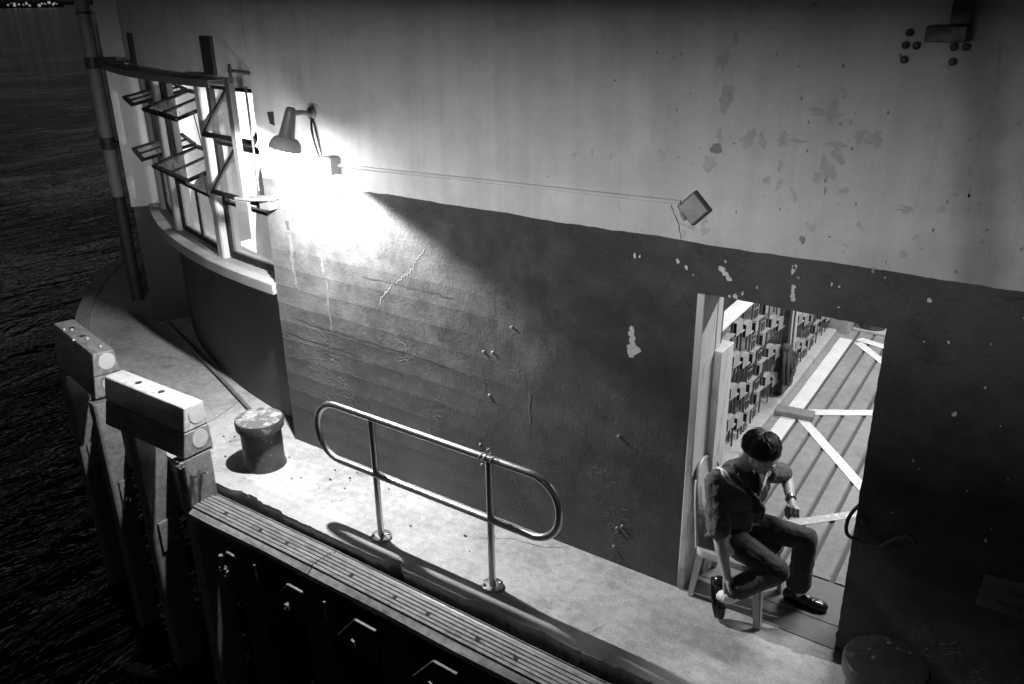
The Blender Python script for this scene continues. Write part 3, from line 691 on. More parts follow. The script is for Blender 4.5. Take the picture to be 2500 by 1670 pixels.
def text(s, x, z, size, par, mat='ink', y=YW - .0145, rot=.06):
    cu = bpy.data.curves.new("sign_lettering", 'FONT'); cu.body = s; cu.size = size; cu.extrude = .001
    o = bpy.data.objects.new("sign_lettering", cu); COL.objects.link(o); o.location = (x, y, z); o.rotation_euler = (R_(90), -rot, 0); cu.materials.append(MAT[mat])
    bpy.context.view_layer.update(); me = bpy.data.meshes.new_from_object(o); mw = o.matrix_basis.copy(); bpy.data.objects.remove(o); o = bpy.data.objects.new("sign_lettering", me); COL.objects.link(o); o.matrix_basis = mw
    o.parent = par; o.matrix_parent_inverse = Matrix.Translation(-Vector(par.location)); return o
text("Kowloon", .005, .775, .062, sg); text("Hong Kong", -.04, .695, .058, sg)

# ================================================================ bollards
def bollard(x, y, h, r, label, capmat='worn_top'):
    t = thing("mooring_bollard", label, "bollard", (x, y, 0), "mooring bollards on the pier")
    mb = MB().lathe([(r + .012, 0), (r + .012, .015), (r, .03), (r, h - .09)], (x, y, 0), None, 40); mb.build("bollard_post", 'bollard', t, smooth=40)
    mb = MB().lathe([(r + .005, h - .09), (r + .03, h - .082), (r + .033, h - .02), (r + .026, h - .004)], (x, y, 0), None, 40); mb.build("cap_rim", 'bollard', t, smooth=40)
    mb = MB().lathe([(r + .024, h - .006), (r + .02, h), (.10, h + .006), (.001, h + .007)], (x, y, 0), None, 40); mb.build("cap_top", capmat, t, smooth=40); return t
bollard(-5.53, 4.04, .45, .172, "dark mooring bollard with a worn bright top beside the fender blocks")
bollard(-.45, 4.02, .44, .185, "black bollard in deep shade at the foot of the right wall", 'bollard')
b3 = bollard(-1.95, 10.12, .34, .15, "small bollard at the far end of the lit passage", 'box_grey')

# ================================================================ railing
rl = thing("safety_railing", "stainless steel looped railing with two posts on the concrete deck", "railing", (-3.4, 3.795, 0))
zt, zb, xl, xr, rr = 1.005, .545, -4.52, -2.335, .235
pts = []
def corner(cx, cz, a0, a1):
    for i in range(13):
        a = R_(a0 + (a1 - a0) * i / 12); pts.append((cx + rr * math.cos(a), 3.795, cz + rr * math.sin(a)))
rr = (zt - zb) / 2 * .93
corner(xr - rr - .025, zt - rr, 90, 0); corner(xr - rr - .025, zb + rr, 0, -90); corner(xl + rr + .025, zb + rr, -90, -180); corner(xl + rr + .025, zt - rr, 180, 90)
mb = MB().tube(pts, .0255, 20, loop=True); mb.build("rail_loop", 'rail', rl, smooth=60)
for x in (-3.925, -2.893):
    mb = MB().cyl((x, 3.795, .012), (x, 3.795, zt - .02), .024, 20); po = mb.build("railing_post", 'rail', rl, smooth=60)
    mb = MB().lathe([(.076, .012), (.076, .022), (.073, .024), (.03, .024)], (x, 3.795, 0), None, 36); mb.build("base_flange", 'rail', po, smooth=40)
    for a in (45, 135, 225, 315):
        mb = MB(); c = Vector((x + .055 * math.cos(R_(a)), 3.795 + .055 * math.sin(R_(a)), 0)); mb.lathe([(.011, .024), (.011, .033), (.005, .034), (.005, .042)], c, None, 6); mb.build("flange_bolt", 'bolt', po)
mb = MB()
for dx in (-.055, -.02, .035): mb.tube([(-2.893 + dx + .012 * math.sin(k * .5), 3.795 + .0285 * math.cos(2 * math.pi * k / 16), zt + .0285 * math.sin(2 * math.pi * k / 16)) for k in range(16)], .0025, 6, loop=True)
mb.tube(smooth_path([(-2.91, 3.79, 1.034), (-2.90, 3.785, 1.07), (-2.88, 3.79, 1.085), (-2.875, 3.795, 1.06), (-2.89, 3.80, 1.036)]), .0025, 6)
o = mb.build("string_tie", 'conduit', smooth=60); tag(o, "thin white string knotted round the railing's top rail", "string")
mb = MB(); mb.prism([(-2.73, .585), (-2.705, .592), (-2.69, .575), (-2.70, .55), (-2.72, .545)], lambda u, v, k: (u, 3.766 + .004 * k, v)); o = mb.build("paper_scrap", 'plug'); tag(o, "small pale sticker scrap on the railing's lower rail", "sticker")

# ================================================================ fenders: ribbed strips, blocks, piles, brackets
def ribbed(x0, x1, label):
    t = thing("ribbed_fender", label, "fender", (x0, 3.43, -.1), "ribbed fender strips along the quay")
    prof = [(3.283, -.155), (3.283, -.115), (3.325, -.088)]
    y = 3.325; n = 6; w = .0345
    for i in range(n):
        for f, hh in ((.03, -.012), (.06, .0), (.14, .018), (.5, .024), (.86, .018), (.94, .0), (.97, -.012)): prof.append((y + w * f, -.088 + hh))
        y += w
    prof += [(y + .03, -.088), (y + .032, -.078), (3.570, -.078), (3.570, -.16)]
    mb = MB(); N = max(2, int((x1 - x0) / .1)); rings = []
    for i in range(N + 1):
        xx = x0 + (x1 - x0) * i / N; rings.append(mb.ring([(xx, yy + (.004 * math.sin(xx * 5) if yy < 3.3 else 0) - (.012 * max(0, xx + 4.2)), zz) for yy, zz in prof]))
    mb.skin(rings); mb.build("ribbed_strip", 'ribbed', t, smooth=35)
    mb = MB()
    x = x0 + .32
    i = 0
    while x < x1 - .1:
        yy = 3.325 + w * 2.5 - .012 * max(0, x + 4.2); mb.lathe([(.018, -.0655), (.018, -.0635)], (x, yy, 0), None, 20); i += 1; x += .42 if i % 2 else .30
    mb.build("bolt_recesses", 'hole', t); return t
ribbed(-5.585, -4.186, "ribbed black fender strip ending at the first pile beside the bollard")
ribbed(-4.178, -1.0, "long ribbed fender strip nearest the camera under the railing")

def fblock(M, L, y0, y1, yb0, yb1, z0, z1, label, top, group, holes, plug_r, off=0):
    """a trapezoid fender block; its end at local x = 0, its length along -x"""
    t = thing("fender_block", label, "fender", tuple(M @ Vector((-L / 2, (y0 + y1) / 2, z0))), group)
    mb = MB(); q = [(yb0, z0), (yb1, z0), (y1, z1), (y0, z1)]
    a = mb.ring([M @ Vector((0, y, z)) for y, z in q]); b = mb.ring([M @ Vector((-L, y, z)) for y, z in q]); mb.skin([a, b])
    mb.build("block_body", top, t, bevel=.012, segs=3)
    mb = MB(); cy, cz = (y0 + y1) / 2 + .015, (z0 + z1) / 2 + .015
    a = mb.ring([M @ Vector((.004, cy + plug_r * .92 * math.cos(2 * math.pi * k / 32), cz + plug_r * math.sin(2 * math.pi * k / 32))) for k in range(32)])
    b = mb.ring([M @ Vector((-.01, cy + plug_r * .92 * math.cos(2 * math.pi * k / 32), cz + plug_r * math.sin(2 * math.pi * k / 32))) for k in range(32)]); mb.skin([a, b]); mb.build("end_plug", 'plug', t)
    if holes:
        mb = MB()
        for hx in holes: mb.lathe([(.028, 0), (.028, .002)], M @ Vector((hx, (y0 + y1) / 2, z1 + .0005)), None, 18)
        mb.build("bolt_holes", 'hole', t)
    return t
M1 = Matrix.Translation((-5.575, 0, 0))
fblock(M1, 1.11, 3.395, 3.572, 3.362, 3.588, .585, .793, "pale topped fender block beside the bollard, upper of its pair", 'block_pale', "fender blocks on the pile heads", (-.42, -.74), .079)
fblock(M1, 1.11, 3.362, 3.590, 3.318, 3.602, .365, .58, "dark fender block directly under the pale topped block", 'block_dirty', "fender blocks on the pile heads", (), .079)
M2 = Matrix.Translation((-7.22, 3.61, 0)) @ Matrix.Rotation(R_(-12), 4, 'Z')
fblock(M2, 1.125, -.005, .183, -.035, .205, .575, .795, "dirty grey fender block farther out by the water, upper of its pair", 'block_dirty', "fender blocks on the pile heads", (-.86, -.55), .08)
fblock(M2, 1.125, -.035, .207, -.06, .225, .36, .57, "dark fender block by the water, under the dirty grey one", 'block_dirty', "fender blocks on the pile heads", (), .08)
mb = MB()
for x, y in ((-7.62, 3.79), (-7.7, 3.70), (-7.98, 3.84), (-7.33, 3.75), (-8.05, 3.80)): mb.lathe([(.012, .795), (.014, .804), (.006, .812), (.001, .813)], (x, y, 0), None, 8)
o = mb.build("bird_droppings", 'plug', smooth=60); o['kind'] = 'stuff'; 
def pile(x, y0, y1, top, label, w=.17, plate=None, dark=False):
    t = thing("fender_pile", label, "pile", (x, (y0 + y1) / 2, -2), "fender piles in the water")
    mb = MB(); q = [(x - w, y0 + .03), (x - .02, y0), (x, y0 + .02), (x, y1), (x - w, y1)]
    mb.prism(q, lambda u, v, k: (u, v, -3.0 if k == 0 else top)); mb.build("pile_shaft", 'pile_shade' if dark else 'pile', t, bevel=.008)
    if plate:
        mb = MB()
        for z in plate: mb.span(x + .001, x + .028, y0 + .06, y1 - .02, z - .3, z)
        mb.build("clamp_plate", 'dirty' if False else 'block_dirty', t, bevel=.004)
        mb = MB()
        for z in plate: mb.lathe([(.035, .029), (.035, .06), (.018, .062), (.018, .10), (.001, .101)], (x, y1 - .09, z - .2), Matrix.Rotation(R_(90), 3, 'Y'), 6)
        mb.build("clamp_bolts", 'bolt', t)
    return t
p = pile(-5.585, 3.305, 3.575, .33, "pile with two wired bolts right under the front fender blocks", .15)
mb = MB()
for y in (3.375, 3.46): mb.lathe([(.022, 0), (.022, .035), (.012, .036), (.012, .075), (.001, .076)], (-5.584, y, .2), Matrix.Rotation(R_(90), 3, 'Y'), 6)
for k in range(7):
    y = 3.37 + .10 * rnd.random(); mb.tube(smooth_path([(-5.56, y, .21), (-5.52 + .03 * rnd.random(), y + rnd.uniform(-.06, .05), .23 + .03 * rnd.random()), (-5.55, y - .05, .18)], 4), .0025, 5)
mb.build("wired_bolts", 'bolt', p, smooth=40)
mb = MB(); mb.span(-5.60, -5.585 + .06, 3.24, 3.31, .335, .343); mb.span(-5.7, -5.585, 3.28, 3.60, .334, .352); mb.build("top_plate", 'bolt', p)
pile(-6.36, 3.36, 3.64, .33, "pile with a bolted clamp plate under the front block's far end", .16, (-.58,))
pile(-7.18, 3.50, 3.70, .33, "pile with a clamp plate under the outer blocks' near end", .16, (-.5,))
pile(-8.06, 3.70, 3.92, .33, "outermost dim pile under the outer fender blocks", .16, (-.45,))
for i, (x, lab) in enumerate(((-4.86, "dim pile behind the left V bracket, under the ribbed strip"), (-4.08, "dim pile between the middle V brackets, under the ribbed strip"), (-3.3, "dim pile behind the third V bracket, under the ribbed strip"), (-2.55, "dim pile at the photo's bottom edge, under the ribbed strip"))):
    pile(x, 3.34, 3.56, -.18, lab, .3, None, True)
def bracket(x, lab, la, ra):
    t = thing("fender_bracket", lab, "bracket", (x, 3.19, -.3), "V brackets under the ribbed fender")
    mb = MB(); bar(mb, (x, 3.19, -.20), (x + ra, 3.19, -.205), .012, .022, Vector((0, 1, 0))); bar(mb, (x - .004, 3.19, -.198), (x - la, 3.19, -.20 - la * 1.15), .012, .022, Vector((0, 1, 0)))
    mb.build("bent_bar", 'rust_bolt', t, bevel=.004)
    mb = MB(); mb.prism([(x - la * .85, -.5), (x - .01, -.222), (x + ra * .9, -.222), (x + ra * .9, -.5)], lambda u, v, k: (u, 3.205 + .006 * k, v - .01)); mb.build("web_plate", 'hole', t)
    mb = MB(); mb.lathe([(.035, 0), (.035, .03), (.015, .032), (.001, .05)], (x - .04, 3.2, -.42), Matrix.Rotation(R_(90), 3, 'X'), 6); mb.build("bracket_bolt", 'rust_bolt', t)
    return t
bracket(-4.99, "leftmost V bracket with a nut hanging below the ribbed fender", .075, .075)
bracket(-4.30, "small V bracket below the joint between the ribbed strips", .085, .15)
bracket(-3.62, "wide V bracket right of the joint below the ribbed strip", .19, .19)
bracket(-2.92, "V bracket at the photo's bottom edge under the ribbed strip", .19, .19)
mb = MB(); mb.cyl((-5.06, 3.17, -.24), (-5.06, 3.17, -.56), .018, 10); mb.lathe([(.034, 0), (.034, .04)], (-5.06, 3.17, -.40), None, 6); o = mb.build("hanger_rod", 'rust_bolt'); tag(o, "thick rusty rod with a nut hanging below the leftmost V bracket", "rod")
for x, lab in ((-4.66, "thin upright rod between the two left V brackets"), (-3.91, "thin upright rod left of the wide V bracket")):
    mb = MB().cyl((x, 3.18, -.17), (x, 3.18, -.32), .008, 8); o = mb.build("tie_rod", 'rust_bolt'); tag(o, lab, "rod", "thin rods under the fender")

# boat hook lying along the bay wall
bh = thing("boat_hook", "long dark boat hook lying on the deck along the curved wall", "boat hook", (-7.5, 5.0, .02))
mb = MB().tube([(-9.15, 5.585, .03), (-8.12, 5.222, .03), (-7.3, 4.935, .03), (-6.45, 4.625, .03)], .02, 10); mb.build("pole", 'wood', bh, smooth=60)
mb = MB().tube(smooth_path([(-9.14, 5.58, .03), (-9.28, 5.63, .03), (-9.34, 5.58, .03), (-9.27, 5.5, .03)]), .014, 8); mb.build("hook", 'bolt', bh, smooth=60)
mb = MB()
for i in range(26):
    x = rnd.uniform(-6.3, -3.0); y = rnd.uniform(3.78, 4.44)
    if i < 4: x, y = ((-4.73, 4.27), (-4.70, 4.24), (-6.15, 4.2), (-6.1, 4.12))[i]
    r = rnd.uniform(.005, .022); a0 = rnd.random() * 6
    mb.sheet([(x + r * (1 if k % 2 else .45) * math.cos(a0 + k * 1.05), y + r * .6 * math.sin(a0 + k * 1.05), .003 + .004 * (k % 3)) for k in range(6)])
o = mb.build("leaf_litter", 'leaf'); o['kind'] = 'stuff'

mb = MB()
def floorcrack(pts, w):
    P = []
    for (x, y), (x2, y2) in zip(pts, pts[1:]):
        for i in range(8): P.append((x + (x2 - x) * i / 8 + rnd.uniform(-.006, .006), y + (y2 - y) * i / 8 + rnd.uniform(-.006, .006)))
    P.append(pts[-1]); A_ = []; B_ = []
    for i, (x, y) in enumerate(P):
        a = P[max(0, i - 1)]; b = P[min(len(P) - 1, i + 1)]; d = Vector((b[0] - a[0], b[1] - a[1])).normalized(); ww = w * rnd.uniform(.4, 1.1) / 2
        A_.append((x - d.y * ww, y + d.x * ww, .0035)); B_.append((x + d.y * ww, y - d.x * ww, .0035))
    ra = mb.ring(A_); rb = mb.ring(B_); mb.skin([ra, rb], False, False)
floorcrack([(-2.12, 3.76), (-2.07, 3.9)], .003); floorcrack([(-6.7, 3.85), (-6.6, 4.3), (-6.75, 4.75)], .008); floorcrack([(-3.3, 4.2), (-3.1, 4.33), (-2.85, 4.36), (-2.7, 4.47)], .005)
o = mb.build("deck_crack", 'groove_shade_crack'); o['kind'] = 'structure'

# ================================================================ passage: balustrade, post, rope, chock, far wall
sx = lambda y: -2.233 - .04 * (y - 6.6)
bal = thing("decorative_screen", "tall painted steel screen of rods and staggered blocks along the lit passage", "screen", (sx(7), 7, 0))
mb = MB(); mb.prism([(4.95, 0), (9.75, 0), (9.75, .08), (4.95, .08)], lambda u, v, k: (sx(u) + (.10 if k else -.16), u, v)); mb.build("kerb", 'kerb', bal, bevel=.02)
offs = [1.307, 1.212, 1.154, 1.241]
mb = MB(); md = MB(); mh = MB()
for c in range(-5, 15):
    y = 6.17 + .2505 * c
    zt0 = offs[c % 4]
    top = 1.36 if y < 6.45 else 2.75
    X = sx(y)
    md.box((X, y + .195, (top + .085) / 2 + .02), (.014, .009, top - .085))
    zz = zt0
    while zz + .287 < top - .05: zz += .287
    while zz > .22:
        if c % 4 in (0, 1):
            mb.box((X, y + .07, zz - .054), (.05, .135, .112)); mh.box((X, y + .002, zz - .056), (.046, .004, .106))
            mb.box((X, y + .15, zz - .112), (.055, .085, .008)); md.box((X - .004, y + .125, zz - .19), (.014, .010, .14))
        else:
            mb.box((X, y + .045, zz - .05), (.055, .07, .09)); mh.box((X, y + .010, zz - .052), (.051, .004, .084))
            mb.box((X, y + .11, zz + .001), (.06, .17, .008))
            for q in range(2): md.box((X - .004, y + .055 + q * .05, zz - .17), (.012, .008, .21))
            mb.box((X - .004, y + .08, zz - .14), (.012, .09, .007)); mb.box((X - .004, y + .08, zz - .185), (.012, .09, .007))
        zz -= .287
mb.build("staggered_blocks", 'grille', bal); md.build("steel_rods", 'rail_paint', bal); mh.build("block_hollow_shade", 'hole', bal)  # thin near-black boxes put the blocks' inner shade into colour
mb = MB(); mb.prism([(4.94, 1.385), (6.52, 1.385), (6.52, 1.42), (4.94, 1.42)], lambda u, v, k: (sx(u) + (.05 if k else -.07), u, v)); mb.build("handrail", 'handrail', bal, bevel=.006)
dp = thing("dark_post", "dark square post with hanging cables beside the decorative screen", "post", (sx(7.7), 7.7, 0))
mb = MB(); mb.span(sx(7.7) - .03, sx(7.7) + .075, 7.63, 7.86, .085, 3.3); mb.build("post_shaft", 'dark_steel', dp, bevel=.006)
mb = MB()
for k, (dx, dy) in enumerate(((.09, .0), (.10, .08), (.085, .16))): mb.tube(smooth_path([(sx(7.7) + dx, 7.64 + dy, 3.2), (sx(7.7) + dx + .02, 7.63 + dy, 2.0), (sx(7.7) + dx, 7.66 + dy, 1.0), (sx(7.7) + dx + .015, 7.64 + dy, .45)], 5), .007, 6)
mb.build("hanging_cable", 'conduit', dp, smooth=60)
rc = thing("rope_bundle", "bundle of dark ropes hanging at the foot of the dark post", "rope", (sx(7.55), 7.55, .4))
mb = MB()
for k in range(9):
    y0 = 7.50 + .03 * k % .2; x0 = sx(7.55) + .07 + .012 * (k % 4); d = rnd.uniform(.18, .34)
    mb.tube(smooth_path([(x0, 7.55 + .02 * k % .12, .62), (x0 + .04, y0 - .05, .5), (x0 + .05, y0 - .03, .62 - d), (x0 + .06, y0 + .04, .60 - d), (x0 + .03, y0 + .09, .48), (x0, 7.57, .62)], 6), .014, 7)
mb.build("rope_loops", 'rope_dark', rc, smooth=60); mb = MB().chain([((sx(7.55) + .08, 7.55, .62), .045), ((sx(7.55) + .09, 7.57, .57), .04)]); mb.build("rope_knot", 'rope_dark', rc, smooth=60)
mb = MB(); mb.box((-2.02, 7.41, .045), (.40, .15, .055), Matrix.Rotation(R_(8), 3, 'Z')); o = mb.build("timber_plank", 'wood', bevel=.008); tag(o, "short timber plank lying across the white floor line", "plank")
mb = MB(); mb.span(-2.75, -2.14, 9.78, 10.9, .001, .34); mb.span(-2.14, -1.1, 9.95, 11.5, .001, .05); o = mb.build("concrete_plinth", 'kerb', bevel=.015); tag(o, "low concrete plinth at the far end of the passage", "plinth")
def ceil_lamp(x, y, z, power, label, ln=1.2):
    t = thing("ceiling_light", label, "light", (x, y, z), "fluorescent ceiling lights")
    mb = MB(); mb.span(x - ln / 2, x + ln / 2, y - .09, y + .09, z, z + .05); mb.build("light_tray", 'white_in', t, bevel=.006)
    mb = MB(); mb.cyl((x - ln / 2 + .04, y, z - .03), (x + ln / 2 - .04, y, z - .03), .016, 12); mb.build("tube", 'tube', t, smooth=60)
    light("tube_light", 'AREA', (x, y, z - .055), power, t, shape='RECTANGLE', size=ln, size_y=.14)
ceil_lamp(-.65, 6.35, 3.2, P_PASS, "fluorescent light over the near part of the passage", 1.2)
ceil_lamp(-.95, 9.6, 3.2, P_PASS, "fluorescent light over the far part of the passage", 1.2)
ceil_lamp(-5.6, 6.6, 3.2, P_BAY, "fluorescent light in the office behind the right bay window")
ceil_lamp(-8.0, 7.2, 3.2, P_BAY, "fluorescent light in the office behind the left bay windows")

# office furniture seen through the bay windows
ch = thing("office_chair", "dark office chair with rounded back inside the right bay window", "chair", (-6.0, 5.45, 0))
mb = MB(); mb.ell((-6.0, 5.42, 1.32), (.27, .07, .34)); mb.build("backrest", 'trousers', ch, smooth=60)
mb = MB(); mb.box((-6.0, 5.62, .98), (.5, .46, .09)); mb.build("seat", 'trousers', ch, bevel=.03)
mb = MB(); mb.cyl((-6.0, 5.6, .07), (-6.0, 5.6, .93), .03, 12)
for k in range(5): mb.cyl((-6.0, 5.6, .08), (-6.0 + .3 * math.cos(k * 1.257), 5.6 + .3 * math.sin(k * 1.257), .06), .02, 8)
mb.build("pedestal", 'dark_steel', ch, smooth=40)
ct = thing("hanging_coat", "grey raincoat hanging inside the middle bay window", "coat", (-7.15, 5.72, 2.1))
mb = MB(); mb.chain([((-7.15, 5.70, 2.12), .035), ((-7.15, 5.70, 2.0), .07), ((-7.17, 5.70, 1.75), .10), ((-7.18, 5.69, 1.45), .13), ((-7.19, 5.69, 1.25), .14)]); mb.build("coat_body", 'rope', ct, smooth=60)
mb = MB(); mb.chain([((-7.05, 5.70, 1.98), .045), ((-7.0, 5.68, 1.7), .05), ((-6.99, 5.68, 1.45), .045)]); mb.build("sleeve", 'rope', ct, smooth=60)
mb = MB(); mb.tube([(-7.15, 5.74, 2.18), (-7.15, 5.83, 2.2)], .01, 8); mb.build("coat_peg", 'dark_steel', ct)
dk = thing("office_desk", "white office desk standing inside the bay windows", "desk", (-7.6, 6.2, 0))
mb = MB(); mb.span(-8.3, -7.25, 5.75, 6.3, 1.05, 1.09); mb.build("desk_top", 'white_in', dk, bevel=.004)
for x in (-8.25, -7.3):
    for y in (5.8, 6.25): mb = MB(); mb.span(x - .02, x + .02, y - .02, y + .02, .031, 1.05); mb.build("leg", 'dark_steel', dk)

nb = thing("notice_board", "framed notice board on the office wall seen through the bay windows", "notice board", (-8.0, 7.97, 2.0))
mb = MB(); mb.span(-8.6, -7.4, 7.96, 7.998, 1.6, 2.3); mb.build("board", 'rope', nb, bevel=.004)
mb = MB()
for x0, x1, z0, z1 in ((-8.62, -7.38, 2.30, 2.34), (-8.62, -7.38, 1.56, 1.60), (-8.64, -8.60, 1.56, 2.34), (-7.40, -7.36, 1.56, 2.34)): mb.span(x0, x1, 7.94, 7.997, z0, z1)
mb.build("board_frame", 'dark_steel', nb)
cb = thing("filing_cabinet", "grey filing cabinet standing against the office wall inside the bay", "cabinet", (-6.2, 7.7, 0))
mb = MB(); mb.span(-6.6, -5.8, 7.45, 7.99, .031, 1.9); mb.build("cabinet_body", 'box_grey', cb, bevel=.008)
for k in range(4): mb = MB(); mb.span(-6.57, -5.83, 7.43, 7.449, .08 + k * .46, .50 + k * .46); mb.span(-6.3, -6.1, 7.41, 7.429, .30 + k * .46, .33 + k * .46); mb.build("drawer", 'box_grey', cb, bevel=.004)

# ================================================================ far shore lights
mb = MB()
pts = [(-3000, 1200)]
for i in range(80): pts.append((-3000 + i * 60, 1200 + 0))
rings = []
for i in range(81):
    x = -3000 + i * 60; h = 6 + 5 * math.sin(i * .7) + 4 * math.sin(i * 1.9); rings.append(mb.ring([(x, 1300, -2.3), (x, 1300, -1.8), (x, 1330, h * .5), (x, 1600, -2.3)]))
mb.skin(rings); o = mb.build("far_shore", 'hole'); struct(o); o.name = "far_hill"
def far_house(i, q, w, h, lab):
    dd = Vector((-.9036 + q * .0206, .4352 + q * .0385, 0)).normalized(); c = dd * 1380; t = thing("waterfront_building", lab, "building", (c.x, c.y, -2), "lit waterfront buildings across the harbour")
    sd = Vector((-dd.y, dd.x, 0)); Mh = Matrix((sd, dd, Vector((0, 0, 1)))).transposed()
    mb = MB().box(c + Vector((0, 0, h / 2 - 2.2)), (w, 10, h), Mh); mb.build("wall", 'bay_dark', t)
    for k in range(3):
        if (k * 5 + i * 3) % 4 == 0: continue
        mb = MB().box(c - dd * 5.3 + sd * (w * (k - 1) * .3) + Vector((0, 0, h * .55 + (k % 2) - 2.2)), (w * (.08 + .05 * ((i + k) % 3)), .4, 1.2 + (k + i) % 3), Mh); mb.build("window", 'far_lamp', t)
for i in range(9): far_house(i, -.06 + i * .15, 12 + (i * 5) % 9, 5.5 + (i * 7) % 5, "distant lit waterfront building across the harbour")

# ================================================================ plastic chair
pc = thing("plastic_chair", "white plastic chair with a rounded back standing in the doorway under the seated person", "chair", (-1.5, 4.62, 0))
def leg(p, q, w0, w1):
    mb = MB(); p = Vector(p); q = Vector(q)
    for dx, dy, sx_, sy_ in ((0, 0, 1, .22), (0, 0, .22, 1)):
        a = []; b = []
        for u, v in ((0, 0), (1, 0), (1, 1), (0, 1)):
            a.append(p + Vector(((u * sx_) * w0 * math.copysign(1, q.x + 1.5) * -1, (v * sy_) * w0 * math.copysign(1, 4.62 - q.y), 0))); b.append(q + Vector(((u * sx_) * w1 * math.copysign(1, q.x + 1.5) * -1, (v * sy_) * w1 * math.copysign(1, 4.62 - q.y), 0)))
        ra = mb.ring(a); rb = mb.ring(b); mb.skin([ra, rb])
    return mb.build("leg", 'plastic', pc, bevel=.003)
leg((-1.71, 4.44, .40), (-1.755, 4.455, .003), .055, .035); leg((-1.70, 4.83, .40), (-1.745, 4.84, .003), .055, .035)
leg((-1.275, 4.42, .40), (-1.235, 4.39, .003), .058, .045); leg((-1.275, 4.83, .40), (-1.235, 4.85, .003), .058, .045)
mb = MB()
def rr_poly(x0, x1, y0, y1, r):
    out = []
    for cx, cy, a0 in ((x1 - r, y1 - r, 0), (x0 + r, y1 - r, 90), (x0 + r, y0 + r, 180), (x1 - r, y0 + r, 270)):
        for k in range(7): a = R_(a0 + 15 * k); out.append((cx + r * math.cos(a), cy + r * math.sin(a)))
    return out
P = rr_poly(-1.72, -1.25, 4.41, 4.85, .07)
cxy = Vector((-1.485, 4.63))
ring_ = [mb.ring([(cxy.x + (x - cxy.x) * s, cxy.y + (y - cxy.y) * s, z) for x, y in P]) for s, z in ((.995, .375), (1.0, .41), (.99, .422), (.95, .418), (.6, .405))]
mb.skin(ring_); mb.build("seat", 'plastic', pc, smooth=50)
mb = MB()
def backpt(u, v):    # u across -1..1, v up 0..1
    return Vector((-1.715 - .05 * v - .03 * (1 - u * u) * (.4 + .6 * v), 4.655 + u * (.20 - .01 * v), .40 + .545 * v))
arch = [(-.98, 0.0), (-1.0, .3), (-1.0, .62)] + [(-math.cos(R_(t)), .62 + .38 * math.sin(R_(t))) for t in range(10, 171, 10)] + [(1.0, .62), (1.0, .3), (.98, 0)]
mb.tube([backpt(u, v) for u, v in arch], .013, 10)
N = 18
def top_v(u): return .62 + .38 * math.sqrt(max(0, 1 - u * u))
for i in range(N):
    u0 = -.97 + 1.94 * i / N; u1 = -.97 + 1.94 * (i + 1) / N
    if i in (4, 8, 9, 13): segs_ = ((0.0, .45), (.74, 1.0))
    else: segs_ = ((0.0, 1.0),)
    for s0, s1 in segs_:
        M_ = 8
        for th in (0.0,):
            pa = []; pb = []
            for k in range(M_ + 1):
                f = s0 + (s1 - s0) * k / M_; pa.append(backpt(u0, f * top_v(u0))); pb.append(backpt(u1, f * top_v(u1)))
            off = Vector((.006, 0, .001))
            ra = mb.ring([p + off for p in pa] + [p - off for p in reversed(pa)]); rb = mb.ring([p + off for p in pb] + [p - off for p in reversed(pb)]); mb.skin([ra, rb])
mb.build("backrest", 'plastic', pc, smooth=50)

# ================================================================ person
man = thing("person", "seated person in a dark sailor uniform leaning forward to check a wristwatch in the doorway", "person", (-1.55, 4.62, 0))
def remesh(o, vox, it=6, fac=.5, tex=None, amt=0.0):
    r = o.modifiers.new("Remesh", 'REMESH'); r.mode = 'VOXEL'; r.voxel_size = vox; r.use_smooth_shade = True
    s = o.modifiers.new("Smooth", 'SMOOTH'); s.iterations = it; s.factor = fac
    if amt:
        tx = bpy.data.textures.new(o.name + "_folds", 'CLOUDS'); tx.noise_scale = tex or .06; tx.noise_depth = 2
        d = o.modifiers.new("Displace", 'DISPLACE'); d.texture = tx; d.strength = amt; d.mid_level = .5; d.texture_coords = 'LOCAL'
        s2 = o.modifiers.new("Smooth2", 'SMOOTH'); s2.iterations = 2
    return o
V = Vector
shR, shL = V((-1.625, 4.465, .925)), V((-1.405, 4.755, .925))
elR, wrR = V((-1.545, 4.375, .60)), V((-1.465, 4.345, .365))
elL, wrL = V((-1.355, 5.0, .80)), V((-1.245, 4.785, .75))
hipR, hipL = V((-1.58, 4.55, .505)), V((-1.56, 4.735, .505))
knR, anR = V((-1.185, 4.43, .455)), V((-1.45, 4.375, .215))
knL, anL = V((-1.125, 4.80, .50)), V((-1.135, 4.79, .11))
Hc = V((-1.415, 4.60, 1.125)); f = V((.92, -.12, -.38)).normalized(); r_ = f.cross(V((0, 0, 1))).normalized(); u_ = r_.cross(f).normalized()
MH = Matrix((f, -r_, u_)).transposed()     # local x = face, y = left, z = crown
H = lambda a, b, c: Hc + MH @ V((a, b, c))
wdir = (shL - shR).normalized(); fdir = V((wdir.y, -wdir.x, 0)).normalized(); up_t = V((.22, -.06, .97)).normalized()
MT = Matrix((wdir, fdir, wdir.cross(fdir))).transposed()
